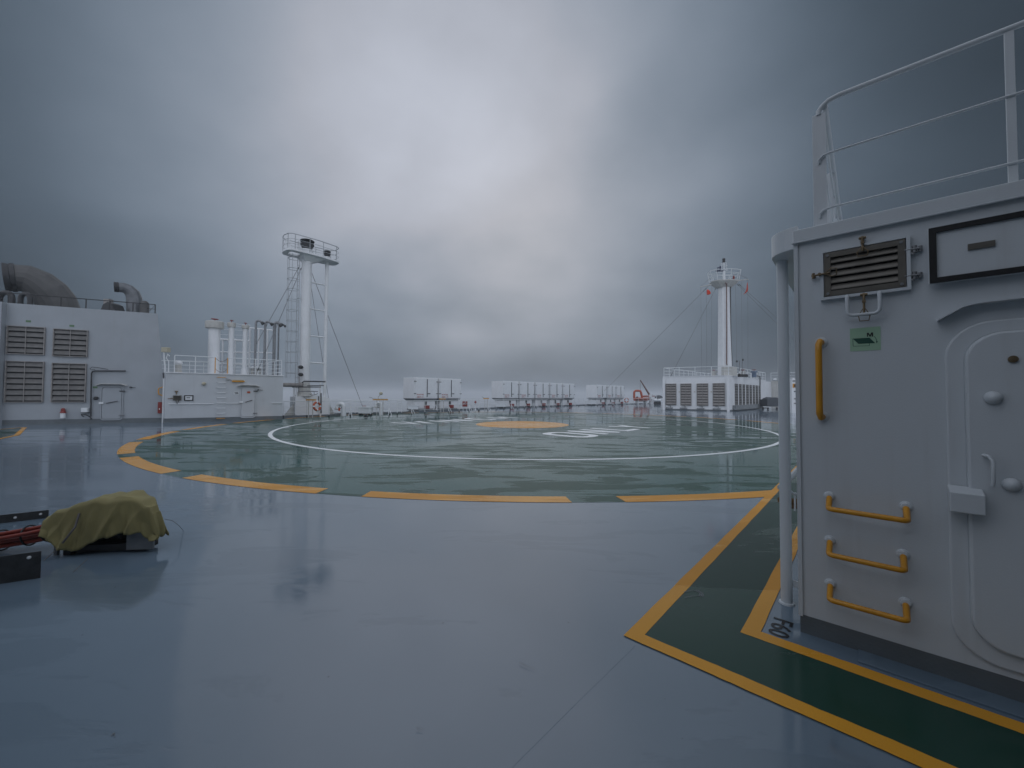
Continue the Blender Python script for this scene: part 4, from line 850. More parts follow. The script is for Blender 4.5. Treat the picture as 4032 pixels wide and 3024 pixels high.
# pipe frame behind them
pf = thing('pipe_rack', 'white steel pipe rack standing behind the vent trunks and grey pipes', 'pipe rack', (*COL(960, 28.6), ZH+.05))
Yr = 28.8
def rk(px, py, Y=Yr): return AT(px, py, Y)
for px, yt, r_ in ((862, 1300, .05), (878, 1334, .06), (927, 1334, .05), (985, 1288, .07), (1020, 1295, .055), (1054, 1299, .055), (1083, 1302, .045)):
    q = rk(px, yt); m = MB(); m.cyl((q.x, q.y, ZH+.05), q, r_, n=8); m.build('upright', WHITE, pf)
for a, b, y0, y1, r_ in ((862, 985, 1336, 1343, .075), (862, 985, 1386, 1389, .06), (862, 985, 1432, 1437, .05), (985, 1083, 1291, 1302, .05), (985, 1083, 1386, 1391, .045), (850, 985, 1269, 1280, .012), (850, 985, 1276, 1289, .012), (862, 985, 1296, 1302, .01), (862, 985, 1317, 1321, .01)):
    m = MB(); m.cyl(rk(a, y0), rk(b, y1), r_, n=8); m.build('cross_pipe', WHITE, pf)
# mushroom ventilators on the low roof
def mushroom(px, pyt, Y, z0, rbody, label, hgt, horn=True, mat=None, name='mushroom_ventilator', group=None):
    c = COL(px, Y); t = thing(name, label, 'ventilator', (c.x, c.y, z0), group); m = MB()
    m.lathe((c.x, c.y, z0), [(rbody*1.9, 0), (rbody*1.8, .05), (rbody*1.15, hgt*.22), (rbody, hgt*.3), (rbody, hgt*.72), (rbody*1.12, hgt*.76)], 16); m.build('body', mat or WHITED, t)
    m = MB(); m.lathe((c.x, c.y, z0+hgt*.74), [(rbody*1.1, 0), (rbody*1.25, hgt*.06), (rbody*1.1, hgt*.18), (rbody*.5, hgt*.26)], 16); m.build('cap', WHITE, t)
    return t
mushroom(698, 1410, 25.5, ZH+.05, .19, 'white mushroom vent at the left end of the low deckhouse roof', .95)
mushroom(1006, 1424, 29.0, ZH+.05, .33, 'stout white domed vent between the grey exhaust pipes', .85)

# ------------------------------------------------------------------ twin-pipe tower with platform and ladder
TP = COL(1198, 28.6); c1 = Vector((TP.x, TP.y, 0)); c2 = c1 + A3*1.44
tw = thing('exhaust_tower', 'tall white twin column tower with caged ladder and railed top platform', 'tower', c1)
zP = ZAT(1250, 1020, 29.0); up = lambda z: Vector((0, 0, z))
RC1 = 18.5*28.6/1550*.985
m = MB(); m.cyl(c1+up(0), c1+up(zP), RC1, n=24); m.build('column', WHITE, tw)
m = MB(); m.cyl(c2+up(0), c2+up(zP), .125, n=16); m.build('column', WHITE, tw)
for py in (1117, 1220, 1325, 1429):
    z = ZAT(1240, py, 29.2); m = MB(); m.cyl(c1+A3*RC1*.9+up(z), c2+up(z), .052, n=10); m.build('cross_bar', WHITE, tw)
def tpt(k, b, z): return c1 + A3*k + B3*b + up(z)
# platform outline: k along A, b along B
outl = [(-.95, .82), (-1.30, .78), (-1.50, .55), (-1.58, 0), (-1.5, -.55), (-1.30, -.78), (-.95, -.82), (.55, -.82), (1.9, -.62), (2.1, -.5), (2.22, -.3), (2.22, .3), (2.1, .5), (1.9, .62), (.55, .82)]
hole = [(-1.12, .36), (-1.22, .26), (-1.22, -.26), (-1.12, -.36), (-.66, -.36), (-.56, -.26), (-.56, .26), (-.66, .36)]
bm = bmesh.new()
def loopv(P, z): return [bm.verts.new(tpt(a, b, z)-c1) for a, b in P]
for z in (zP, zP+.12):
    o_ = loopv(outl, z); h_v = loopv(hole, z)
    es = [bm.edges.new((o_[i], o_[(i+1) % len(o_)])) for i in range(len(o_))] + [bm.edges.new((h_v[i], h_v[(i+1) % len(h_v)])) for i in range(len(h_v))]
    bmesh.ops.triangle_fill(bm, use_beauty=True, use_dissolve=False, edges=es)
    if z == zP: lo, lh_ = o_, h_v
    else:
        for X, Y_ in ((lo, o_), (lh_, h_v)):
            for i in range(len(X)): bm.faces.new((X[i], X[(i+1) % len(X)], Y_[(i+1) % len(X)], Y_[i]))
bmesh.ops.recalc_face_normals(bm, faces=bm.faces)
me = bpy.data.meshes.new('platform'); bm.to_mesh(me); bm.free(); me.materials.append(WHITE)
plat = bpy.data.objects.new('platform', me); C.objects.link(plat); plat.parent = tw
m = MB()
m.hexa([tpt(-.20, -.25, zP-.45), tpt(.20, -.25, zP-.45), tpt(.20, .25, zP-.45), tpt(-.20, .25, zP-.45), tpt(-.5, -.7, zP-.002), tpt(1.1, -.6, zP-.002), tpt(1.1, .6, zP-.002), tpt(-.5, .7, zP-.002)]); m.build('bracket', WHITE, plat)
HR = 1.05; ZD = zP+.12
def rail_loop(P, z, r_, nm): m = MB(); m.tube([tpt(a*.98, b*.97, z) for a, b in P], r_, 6, closed=True); m.build(nm, PALEG, plat)
rail_loop(outl, ZD+HR, .026, 'top_rail'); rail_loop(outl, ZD+HR*.66, .014, 'mid_rail'); rail_loop(outl, ZD+HR*.33, .014, 'mid_rail')
for a, b in ((-1.48, .5), (-1.1, .8), (-.1, .80), (.9, .72), (1.95, .55), (2.17, 0), (1.95, -.55), (.9, -.72), (-.1, -.80), (-1.1, -.8), (-1.52, -.4)):
    m = MB(); m.wbox(Wall((0, 0), (1, 0)), 0, 0, 0, 0, 0, 0) if False else m.cyl(tpt(a*.98, b*.97, ZD), tpt(a*.98, b*.97, ZD+HR), .024, n=6); m.build('stanchion', PALEG, plat)
m = MB(); p_ = tpt(-1.35, .25, ZD); m.hexa([p_+Vector((x, y, z)) for z, q in ((0, .0), (.75, -.22)) for x, y in ((-.06+q, 0), (.22+q*.6, 0), (.22+q*.6, .03), (-.06+q, .03))]); m.build('board', WHITE, plat)
# exhaust heads
def head(c, r, h, name='exhaust_head'):
    m = MB(); m.lathe(c+up(ZD), [(r*1.0, 0), (r*1.0, h*.26), (r*1.12, h*.28), (r*1.12, h*.36), (r*.95, h*.38)], 20); hd = m.build(name, WHITE, tw)
    m = MB(); m.lathe(c+up(ZD), [(r*.82, h*.375), (r*1.30, h*.70), (r*1.28, h*.74), (r*.95, h*.80), (r*.9, h*.86)], 20); m.build('cone', STEELD, hd)
    m = MB(); m.lathe(c+up(ZD), [(r*.8, h*.86), (r*1.30, h*.90), (r*1.34, h*.96), (r*1.1, h*1.0), (r*.3, h*1.01)], 20); m.build('lid', DARKM, hd)
head(c1, .36, 1.12); head(c2, .19, .72)
# ladder and cage on the side of the column
zl0 = ZAT(1172, 1508, 28.2)
m = MB()
ka = -RC1-.22
for b in (-.19, .19): m.cyl(tpt(ka, b, zl0), tpt(ka, b, ZD+HR*.9), .022, n=6)
ldr = m.build('ladder', PALEG, tw)
m = MB(); n = int((zP-zl0)/.3)
for i in range(n+1): m.cyl(tpt(ka, -.19, zl0+.12+i*.3), tpt(ka, .19, zl0+.12+i*.3), .011, n=6)
m.build('rungs', PALEG, ldr)
m = MB()
for i in range(5): z = zl0+.4+i*1.9; m.cyl(tpt(ka, 0, z), tpt(-RC1*.9, 0, z), .018, n=6); m.cyl(tpt(ka, -.19, z), tpt(ka, .19, z), .012, n=6)
m.build('standoffs', PALEG, ldr)
cage = MB(); z = zP-.35
HP = [(ka, .19), (ka-.25, .34), (ka-.52, .33), (ka-.68, .14), (ka-.68, -.14), (ka-.52, -.33), (ka-.25, -.34), (ka, -.19)]
while z > zl0+.3:
    cage.tube([tpt(a, b, z) for a, b in HP], .019, 6); z -= .745
for a, b in HP[2:6]: cage.tube([tpt(a, b, zP-.1), tpt(a, b, z+.745-.35)], .015, 5)
cage.build('cage', PALEG, ldr)
# signal horns
for py in (1446, 1475):
    q = AT(1185, py, 27.9); m = MB(); m.lathe(q-Vector((0, .18, 0)), [(.04, 0), (.12, .03), (.135, .12), (.12, .28), (.05, .3)], 14, axis=(0, 1, 0)); m.sphere(q+Vector((.02, -.05, 0)), .125, n=8); sg2 = m.build('signal_light', DARKM, tw)
    m = MB(); m.tube([q+Vector((-.22, 0, .02)), q+Vector((-.02, .1, .02))], .02, 6); m.build('bracket', RED, sg2)
m = MB(); m.tube([AT(1176, 1440, 27.9), AT(1177, 1480, 27.9), AT(1177, 1508, 27.9)], .02, 6); m.build('conduit', BROWN, tw)
# lower landing, pipes and pedestal
m = MB(); m.cyl(AT(1116, 1515, 28.0), AT(1196, 1517, 28.3), 8*28/1550, n=16); m.build('cable_drum', LOUV, tw)
q = c1
m = MB(); m.lathe(q, [(.62, ZAT(1198, 1560, 28.6)), (.42, ZAT(1198, 1542, 28.6)), (.40, ZAT(1198, 1520, 28.6)), (.36, ZAT(1198, 1505, 28.6))], 16); m.build('collar', WHITED, tw)
zl1 = ZAT(1240, 1525, 28.3)
m = MB(); m.hexa([tpt(a, b, z) for z in (zl1-.06, zl1) for a, b in ((-1.3, -.8), (1.6, -.8), (1.6, .8), (-1.3, .8))]) if False else m.tube([AT(1150, 1524, 27.9), AT(1264, 1524, 28.1)], .035, 6); m.tube([AT(1210, 1519, 28.0), AT(1275, 1518, 28.2)], .03, 6)
m.build('pipe', STEELD, tw)
m = MB(); m.tube([AT(1190, 1507, 27.9), AT(1197, 1501.5, 27.9), AT(1240, 1502, 28), AT(1282, 1503, 28.2)], .048, 8); m.build('handrail', STEELD, tw)
m = MB(); m.tube([AT(1175, 1526, 27.8), AT(1175, 1535, 27.8), AT(1180, 1540.5, 27.8), AT(1225, 1540.5, 27.9), AT(1252, 1542, 28)], .035, 8); m.build('pipe', STEEL, tw)
for px in (1158, 1168): m = MB(); m.cyl(AT(px, 1524, 28.0), COL(px, 28.0).to_3d(), .06, n=8); m.build('leg', WHITE, tw)
m = MB(); m.cyl(AT(1262, 1503, 28.9), COL(1262, 28.9).to_3d(), .06, n=8); m.build('leg', WHITE, tw)
# pedestal block with fins
zt = ZAT(1200, 1562, 28.4); m = MB()
m.prism([tpt(-.75, .45, 0), tpt(1.65, .45, 0), tpt(1.65, .45, zt*.92), tpt(.7, .45, zt*1.08), tpt(-.75, .45, zt)], -B3*1.0); m.build('pedestal', WHITE, tw)
m = MB(); m.prism([tpt(-1.45, .2, 0), tpt(-.76, .2, 0), tpt(-.76, .2, .95)], -B3*.05); m.build('fin', WHITED, tw)
m = MB(); m.prism([tpt(2.2, .2, 0), tpt(1.66, .2, 0), tpt(1.66, .2, 1.05)], -B3*.05); m.build('fin', WHITED, tw)
m = MB(); m.hexa([tpt(a, b, z) for z in (0, .12) for a, b in ((-1.7, -.9), (2.4, -.9), (2.4, .6), (-1.7, .6))]); m.build('base_plate', GREYP, tw)
m = MB(); m.tube([AT(1221, 1552, 27.9), AT(1226, 1556, 27.8), AT(1238, 1555, 27.8), AT(1252, 1550, 27.8)], .022, 6); m.tube([AT(1237, 1540, 27.8), AT(1237, 1556, 27.8)], .02, 6); m.build('hose', STEEL, tw)
m = MB(); m.cyl(AT(1264, 1548, 27.7), AT(1264, 1628, 27.7), .045, n=8); m.cyl(AT(1254, 1560, 27.7), AT(1254, 1577, 27.7), .03, n=8); m.build('drain_pipe', STEELD, tw)
def stay(a, b, r_, parent, name='stay_wire'):
    m = MB(); d = (b-a); m.tube([a, a+d*.5-up(.03), b], r_, 5); o = m.build(name, WIRE, parent)
    m = MB(); m.cyl(b-d*.045, b-d*.015, r_*2.4, n=6); m.cyl(a+d*.012, a+d*.03, r_*2.2, n=6); m.build('turnbuckle', STEELD, o)
stay(AT(1217, 1046, 28.7), G(1438, 1628), .018, tw)
stay(AT(1213, 1050, 29.0), AT(1302, 1622, 31.0), .015, tw)
stay(AT(1178, 1050, 28.6), AT(1003, 1365, 27.2), .016, tw); stay(AT(1189, 1050, 28.6), AT(1012, 1465, 28.2), .016, tw)

# ------------------------------------------------------------------ things at the foot of the tower and along the edge
def light_on_posts(px0, px1, py, Y, label, coil=True, posts=None):
    a, b = AT(px0, py, Y), AT(px1, py, Y); t = thing('strip_light', label, 'strip light', ((a.x+b.x)/2, Y, 0), 'yellow strip lights on posts along the deck edge')
    z = a.z; hw = (b.x-a.x)/2; cx_ = (a.x+b.x)/2
    m = MB(); m.box((cx_, Y, z), (hw*2, .12, .075)); m.build('lamp', YEL, t, bevel=.02)
    m = MB(); m.box((cx_, Y, z+.06), (hw*1.8, .13, .045)); m.build('housing', BEIGE, t)
    for k in (-.45, .35): m = MB(); m.cyl((cx_+hw*k, Y, 0), (cx_+hw*k, Y, z-.04), .028, n=8); m.build('post', WHITED, t)
    if coil: m = MB(); m.tube([Vector((cx_-hw*.8, Y, z+.02)), Vector((cx_-hw*1.15, Y, z+.15)), Vector((cx_-hw*1.5, Y, z+.2))], .014, 5); m.build('cable', DARKM, t)
    return t
light_on_posts(1205, 1245, 1575, 27.2, 'yellow strip light on posts in front of the tower foot')
light_on_posts(1468, 1528, 1574, 30.5, 'yellow strip light on posts right of the white curved vents')
light_on_posts(1729, 1755, 1571, 37.0, 'yellow strip light on posts between the first two air intakes')
light_on_posts(1903, 1926, 1569.5, 41.5, 'small strip light on posts left of the long intake row')
fl2 = thing('floodlight', 'round beige floodlight on a thin bent pipe above the deck edge', 'floodlight', G(1500, 1637))
q = AT(1500, 1550, 30.9); m = MB(); m.lathe(q-Vector((0, .12, 0)), [(.08, 0), (.12, .05), (.12, .2), (.05, .25)], 12, axis=(0, 1, .1)); m.build('lamp_housing', BEIGE, fl2)
m = MB(); m.tube([q+Vector((-.05, 0, -.1)), AT(1490, 1562, 30.9), AT(1489, 1568, 30.9), AT(1496, 1576, 30.9), G(1497, 1638)], .025, 6); m.build('bracket', WHITED, fl2)
# lifebuoy helper
def lifebuoy(q, r_, axis, label):
    m = MB(); m.ring(q, r_, r_*.26, axis, 28, 10); t = tag(m.build('lifebuoy', ORG), label, 'lifebuoy', None)
    ax = Vector(axis).normalized(); x = ax.orthogonal().normalized(); y = ax.cross(x)
    for k in range(4):
        a = math.pi*(k/2+.25); c = q+(x*math.cos(a)+y*math.sin(a))*r_; d = (-x*math.sin(a)+y*math.cos(a)); m2 = MB(); m2.cyl(c-d*.045, c+d*.045, r_*.29, n=10); m2.build('reflective_band', WHITES, None).parent = t
    return t
lifebuoy(AT(1248, 1600, 27.0), .27, (.93, -.36, .12), 'orange lifebuoy hanging below the yellow light at the tower foot')
# inner deck railings
RAILG = 'white deck railings along the port edge'
def deck_rail(P, label, step=1.5, h=1.12, mids=(.66, .33), braces=(), close=True, pw=.022, foot=True, group=RAILG):
    t = thing('deck_railing', label, 'railing', (P[0].x, P[0].y, 0), group)
    for f, r_, nm in [(1, .026, 'top_rail')] + [(q, .013, 'mid_rail') for q in mids]:
        m = MB(); m.tube([p.to_3d()+up(h*f) for p in P], r_, 6); m.build(nm, WHITES, t)
    lens = [(b-a).length for a, b in zip(P, P[1:])]; tot = sum(lens); n = max(1, round(tot/step)); k = 0
    def at_(d):
        for a, b, l in zip(P, P[1:], lens):
            if d <= l+1e-6: return a+(b-a)*(d/l), (b-a).normalized()
            d -= l
        return P[-1], (P[-1]-P[-2]).normalized()
    for i in range(n+1):
        p, d = at_(tot*i/n); m = MB(); m.cyl(p.to_3d()+up(.10), p.to_3d()+up(h-.01), pw, n=6); st_ = m.build('stanchion', WHITES, t)
        if foot: m = MB(); m.cyl(p.to_3d(), p.to_3d()+up(.16), pw*1.9, n=8); m.build('socket', DARKM, st_)
        if i in braces:
            m = MB(); nrm_ = Vector((d.y, -d.x)); m.tube([p.to_3d()+up(h*.55), (p+d*.10+nrm_*.30).to_3d()+up(.03)], .024, 6); m.tube([p.to_3d()+up(h*.50), (p-d*.14+nrm_*.2).to_3d()+up(.03)], .020, 6); m.build('brace', WHITES, t)
    return t
F1 = COL(1118, 26.9); F2 = COL(1400, 28.7); F3 = COL(1533, 30.2)
deck_rail([F1, F2, F3], 'white deck railing passing in front of the tower foot', 1.55, braces=(3, 5))
d1 = (RB-RA).normalized()
Q1, Q2, Q3 = RA, RA+d1*10.3, RB
deck_rail([RA, RA+d1*10.6], 'white deck railing in front of the two separate air intakes', 1.45, braces=(1, 4, 6))
deck_rail([RA+d1*10.75, RB, RB+(RC-RB)*.06], 'long white deck railing in front of the row of five air intakes', 1.5, braces=(1, 4, 8, 11))
deck_rail([RB+(RC-RB)*.13, RB+(RC-RB)*.42], 'short white deck railing left of the farthest air intakes', 1.6, braces=(2,))
deck_rail([RB+(RC-RB)*.46, RC], 'white deck railing in front of the orange rescue boat', 1.5, braces=(1, 4, 9), foot=False)
# outer railing at the ship's side
off = Vector((-d1.y, d1.x))*1.7
deck_rail([COL(1300, 30.4), COL(1582, 33.2)], 'outer white railing at the ship side behind the curved vents', 1.9, 1.18, mids=(.75, .5, .25), foot=False, group=None)
deck_rail([COL(1806, 42.0), COL(1932, 47.5)], 'outer white railing between the second and third air intake', 1.4, 1.2, mids=(.75, .5, .25), braces=(2,), foot=False, group=None)
deck_rail([COL(2262, 63.0), COL(2315, 66.0)], 'short outer railing between the two air intake rows', 1.6, 1.2, mids=(.66, .33), foot=False, group=None)
kb = MB(); P = [COL(1285, 30.9), COL(1560, 33.6), COL(1932, 46.8), COL(2320, 66.5), COL(2600, 83)]
for a, b in zip(P, P[1:]): kb.hexa([Vector((p.x, p.y, z)) + (Vector((0, .12, 0)) if s_ else Vector((0, 0, 0))) for z in (0, .14) for p, s_ in ((a, 0), (b, 0), (b, 1), (a, 1))])
struct(kb.build('deck_edge_kerb', GREYP))
# curved white vents: thick gooseneck
def gooseneck(pxc, Y, wpx, ytop, label):
    k = Y/1550; c = COL(pxc, Y); hw = wpx/2*k; rt = hw*.40; zt = ZAT(pxc, ytop, Y); rr = hw-rt
    t = thing('gooseneck_vent', label, 'ventilator', (c.x, c.y, 0)); c3 = c.to_3d(); dx = Vector((1, 0, 0))
    pts = [c3+dx*rr+up(0), c3+dx*rr+up(zt-rt-rr)] + [c3+dx*rr*math.cos(a)+up(zt-rt-rr+rr*math.sin(a)) for a in [math.pi*i/10 for i in range(1, 11)]] + [c3-dx*rr+up(zt-rt-rr-.12)]
    m = MB(); m.tube(pts, [rt*1.25]+[rt]*(len(pts)-2)+[rt*1.15], 14); m.build('pipe', WHITES, t)
    m = MB(); e = pts[-1]; m.lathe(e-up(.10), [(rt*1.1, 0), (rt*1.35, .02), (rt*1.35, .10), (rt, .12)], 14); m.build('flange', WHITED, t)
    m = MB(); m.ring(c3+dx*rr*.2+up(zt*.62)-Vector((0, rt, 0)), .09, .02, (0, 1, 0), 12, 5); m.build('valve_wheel', STEELD, t)
gooseneck(1342, 29.6, 40, 1582, 'thick white curved vent with orange tag right of the tower')
gooseneck(1492, 31.6, 30, 1580, 'thick white curved vent under the round floodlight')
m = MB(); q = AT(1336, 1612, 28.6); m.box(q, (.13, .03, .22), .2); tag(m.build('tag', ORG), 'small orange tag hanging on the railing before the curved vent', 'tag')
sb = thing('storage_box', 'white storage box with red item on its lid by the deck edge', 'box', G(1434, 1627))
a, b = AT(1411, 1606, 30.9), AT(1457, 1606, 30.9); m = MB(); m.hexa([Vector((x, y, z)) for z in (.12, a.z) for x, y in ((a.x, 30.9), (b.x, 30.9), (b.x, 31.6), (a.x, 31.6))]); m.build('body', WHITES, sb, bevel=.02)
m = MB(); m.hexa([Vector((x, y, z)) for z in (a.z+.003, a.z+.06) for x, y in ((a.x-.04, 30.86), (b.x+.04, 30.86), (b.x+.04, 31.64), (a.x-.04, 31.64))]); m.build('lid', WHITES, sb, bevel=.015)
for x in (a.x+.1, b.x-.1): m = MB(); m.box((x, 31.2, .06), (.1, .6, .12)); m.build('foot', DARKM, sb)
q = AT(1431, 1601, 30.9); m = MB(); m.box((q.x, 31.1, a.z+.13), (.26, .12, .07), .2); tag(m.build('clamp', RED), 'small red clamp lying on the white storage box', 'clamp')
# black bollard roller by the stay
q = G(1441, 1642); m = MB(); m.lathe(q, [(.16, 0), (.16, .05), (.11, .07), (.10, .16), (.05, .2)], 14); tag(m.build('stay_anchor', DARKM), 'round black anchor block where the long tower stay meets the deck', 'anchor')

# ------------------------------------------------------------------ air intake trunks
LC = Wall(COL(1630, 40.5), COL(2458, 73.0)); yawc = math.atan2(LC.u.y, LC.u.x)
def make_intake(width, txt2, name='air_intake'):
    """local frame: x along the row, -y towards the deck, z up"""
    t = thing(name, '', 'air intake'); hwd = width; D = 2.1; zb, zt = 1.22, 3.42
    m = MB(); m.hexa([Vector(p) for p in ((0, 0, zb), (hwd, 0, zb), (hwd, D, zb), (0, D, zb), (0, 0, zt), (hwd, 0, zt), (hwd, D, zt), (0, D, zt))]); hd = m.build('hood', WHITE, t, bevel=.02)
    m = MB(); i_ = .32; m.hexa([Vector(p) for p in ((i_, i_, zb-.3), (hwd-i_*.3, i_, zb-.3), (hwd-i_*.3, D-i_, zb-.3), (i_, D-i_, zb-.3), (.01, .01, zb-.003), (hwd-.01, .01, zb-.003), (hwd-.01, D-.01, zb-.003), (.01, D-.01, zb-.003))]); m.build('skirt', CONC, hd)
    m = MB(); m.hexa([Vector(p) for p in ((i_, i_, 0), (hwd-.1, i_, 0), (hwd-.1, D-i_, 0), (i_, D-i_, 0), (i_, i_, zb-.3), (hwd-.1, i_, zb-.3), (hwd-.1, D-i_, zb-.3), (i_, D-i_, zb-.3))]); m.build('trunk', WHITE, t)
    m = MB(); m.hexa([Vector(p) for p in ((i_-.03, i_-.03, 0), (hwd-.07, i_-.03, 0), (hwd-.07, D-i_, 0), (i_-.03, D-i_, 0), (i_-.03, i_-.03, .14), (hwd-.07, i_-.03, .14), (hwd-.07, D-i_, .14), (i_-.03, D-i_, .14))]); m.build('skirting', GREYP, t)
    xm = hwd*.535
    for x0, x1 in ((.10, xm-.06), (xm+.05, hwd-.08)):
        m = MB(); m.hexa([Vector((x, y, z)) for z in (zb+.14, zt-.12) for x, y in ((x0, -.035), (x1, -.035), (x1, -.004), (x0, -.004))]); d = m.build('door', WHITES, t, bevel=.008)
        for z in (zb+.52, zt-.42):
            xx = x0 if x0 < xm-.5 else x1; m = MB(); m.box((xx, -.055, z), (.26, .05, .06)); m.build('hinge', STEELD, d)
    m = MB(); m.box((xm, -.055, (zb+zt)/2), (.05, .05, zt-zb-.3)); m.build('lock_bar', STEELD, t)
    m = MB(); m.box((xm+.22, -.07, zb+.52), (.36, .05, .045)); m.cyl((xm+.22, -.12, zb+.52), (xm+.22, -.04, zb+.52), .05, n=8); m.build('handle', DARKM, t)
    m = MB(); put_text(m, 'AIR INTAKE', .20, lambda x, y: Vector((.30+x, -.040, zb+.34+y)), bold=.006, sx=.82); put_text(m, txt2, .20, lambda x, y: Vector((.34+x, -.040, zb+.10+y)), bold=.006, sx=.9); m.build('lettering', REDP, t)
    m = MB(); m.box((hwd*.55, i_-.05, .72), (.22, .1, .34)); m.cyl((hwd*.55, i_-.06, .38), (hwd*.55, i_-.06, .56), .04, n=8); m.build('damper_actuator', STEELD, t)
    return t
boxes = [(1630, 1723, 'DECK 1-4', 'air intake hood standing furthest left'), (1729, 1815, 'DECK 1-12', 'air intake hood second from left beside the first'),
         (1980, 2041, 'DECK 1-9', 'leftmost hood of the row of five air intakes'), (2047, 2103, 'DECK 1-7', 'second hood in the row of five air intakes'),
         (2109, 2161, 'DECK 1-8', 'middle hood in the row of five air intakes'), (2167, 2213, 'DECK 1-7', 'fourth hood in the row of five air intakes'),
         (2218, 2262, 'DECK 1-7', 'rightmost hood in the row of five air intakes'),
         (2350, 2388, 'DECK 1-5', 'left hood of the farthest group of three air intakes'), (2392, 2424, 'DECK 1-5', 'middle hood of the farthest group of three air intakes'),
         (2427, 2458, 'DECK 1-6', 'right hood of the farthest group, next to the rescue boat')]
protos = {}
SH_LB = ['leftmost air intake hood', 'second air intake hood from left', 'leftmost of five air intake hoods', 'second of five air intake hoods', 'middle of five air intake hoods',
         'fourth of five air intake hoods', 'rightmost of five air intake hoods', 'left of three farthest intake hoods', 'middle of three farthest intake hoods', 'right of three farthest intake hoods']
for i, (pa, pb_, tx, lb) in enumerate(boxes):
    sa, sb_ = LC.s(pa), LC.s(pb_); wd = sb_-sa
    if tx not in protos: t = make_intake(wd, tx); protos[tx] = t; t['w'] = wd; sx = 1.0
    else: t = copy_tree(protos[tx]); sx = wd/protos[tx]['w']
    t.location = LC.W(sa, 0); t.rotation_euler = (0, 0, yawc); t.scale = (sx, 1, 1)
    t['label'] = 'white steel ' + lb if not lb.startswith('left') else 'white steel ' + lb; t['group'] = 'white air intake hoods along the port side'
    # red box beside each trunk foot
    p = LC.W(sa+wd*.36, .0, .55); rb_ = thing('valve_box', 'red valve box at the foot of the ' + SH_LB[i], 'box', p, 'red valve boxes at the feet of the air intakes')
    yb = .34
    m = MB(); m.hexa([Vector((x, y, z)) for z in (.16, .16+yb) for x, y in ((0, 0), (.5, 0), (.5, .3), (0, .3))]); o = m.build('body', RED, None, bevel=.01); o.parent = rb_
    m = MB(); m.hexa([Vector((x, y, z)) for z in (0, .157) for x, y in ((.05, .03), (.45, .03), (.45, .27), (.05, .27))]); o = m.build('foot', DARKM, None); o.parent = rb_
    rb_.rotation_euler = (0, 0, yawc)
    g_ = thing('guard_hoop', 'small white pipe hoop at the foot of the ' + SH_LB[i], 'pipe hoop', LC.W(sa+wd*.72, 0, .5), 'white pipe hoops at the feet of the air intakes')
    m = MB(); m.tube([Vector(p) for p in ((0, 0, 0), (0, 0, .42), (.06, 0, .5), (.28, 0, .5), (.34, 0, .42), (.34, 0, 0))], .045, 8); o = m.build('hoop', WHITES, None); o.parent = g_; g_.rotation_euler = (0, 0, yawc)
for pa, pb_, Y, lb in ((1607, 1646, 38.9, 'low white locker at the foot of the leftmost intake hood'), (1950, 1992, 48.0, 'low white locker at the left end of the row of five intakes'), (2306, 2345, 65.0, 'low white locker left of the farthest intakes')):
    a, b = COL(pa, Y), COL(pb_, Y); t = thing('locker', lb, 'locker', a.to_3d()); h = 10.5/1550*Y+.22
    m = MB(); m.hexa([Vector((x, y, z)) for z in (.18, h) for x, y in ((a.x, Y), (b.x, Y), (b.x, Y+.6), (a.x, Y+.6))]); m.build('body', WHITES, t, bevel=.02)
    m = MB(); m.hexa([Vector((x, y, z)) for z in (h+.003, h+.045) for x, y in ((a.x-.03, Y-.03), (b.x+.03, Y-.03), (b.x+.03, Y+.63), (a.x-.03, Y+.63))]); m.build('lid', WHITES, t)
    m = MB(); m.hexa([Vector((x, y, z)) for z in (0, .177) for x, y in ((a.x+.05, Y+.05), (b.x-.05, Y+.05), (b.x-.05, Y+.55), (a.x+.05, Y+.55))]); m.build('foot', DARKM, t)
# red hose cabinet and hydrant on the edge between the groups
Yc = 41.2; a, b = COL(1821, Yc), COL(1840, Yc); z0, z1 = ZAT(1830, 1601, Yc), ZAT(1830, 1580, Yc)
hc = thing('fire_hose_box', 'square red fire hose box on the rail right of the second intake', 'fire hose box', ((a.x+b.x)/2, Yc, 0))
m = MB(); m.hexa([Vector((x, y, z)) for z in (z0, z1) for x, y in ((a.x, Yc), (b.x, Yc), (b.x, Yc+.25), (a.x, Yc+.25))]); m.build('body', RED, hc, bevel=.01)
for x in (a.x+.06, b.x-.06): m = MB(); m.cyl((x, Yc+.12, 0), (x, Yc+.12, z0-.002), .03, n=6); m.build('leg', WHITES, hc)
zc_ = (z0+z1)/2+.05; m = MB(); m.ring((b.x-.2, Yc-.012, zc_), .08, .016, (0, 1, 0), 16, 5); m.build('symbol', WHITES, hc); m = MB(); m.box((a.x+.14, Yc-.012, zc_-.02), (.05, .02, .18)); m.build('symbol', WHITES, hc); m = MB(); m.box((b.x-.2, Yc-.012, z1-.06), (.14, .02, .05)); m.build('symbol', WHITES, hc)
hd = thing('fire_hydrant', 'small white hydrant with red top on the deck edge', 'hydrant', (*COL(1872, 43), 0)); q = COL(1872, 43).to_3d()
m = MB(); m.lathe(q, [(.14, 0), (.06, .04), (.06, .55), (.10, .58), (.10, .68)], 12); m.cyl(q+up(.6), q+up(.6)+Vector((-.22, 0, 0)), .05, n=8); m.cyl(q+Vector((-.16, 0, 0)), q+Vector((-.16, 0, .55)), .03, n=6); m.build('body', WHITES, hd)
m = MB(); m.lathe(q+up(.68), [(.04, 0), (.05, .08), (.13, .10), (.12, .2), (.03, .3)], 12); m.build('handwheel', RED, hd)
lifebuoy(AT(2467, 1576, 71.5), .36, (0, -1, 0), 'orange lifebuoy on the railing left of the rescue boat')

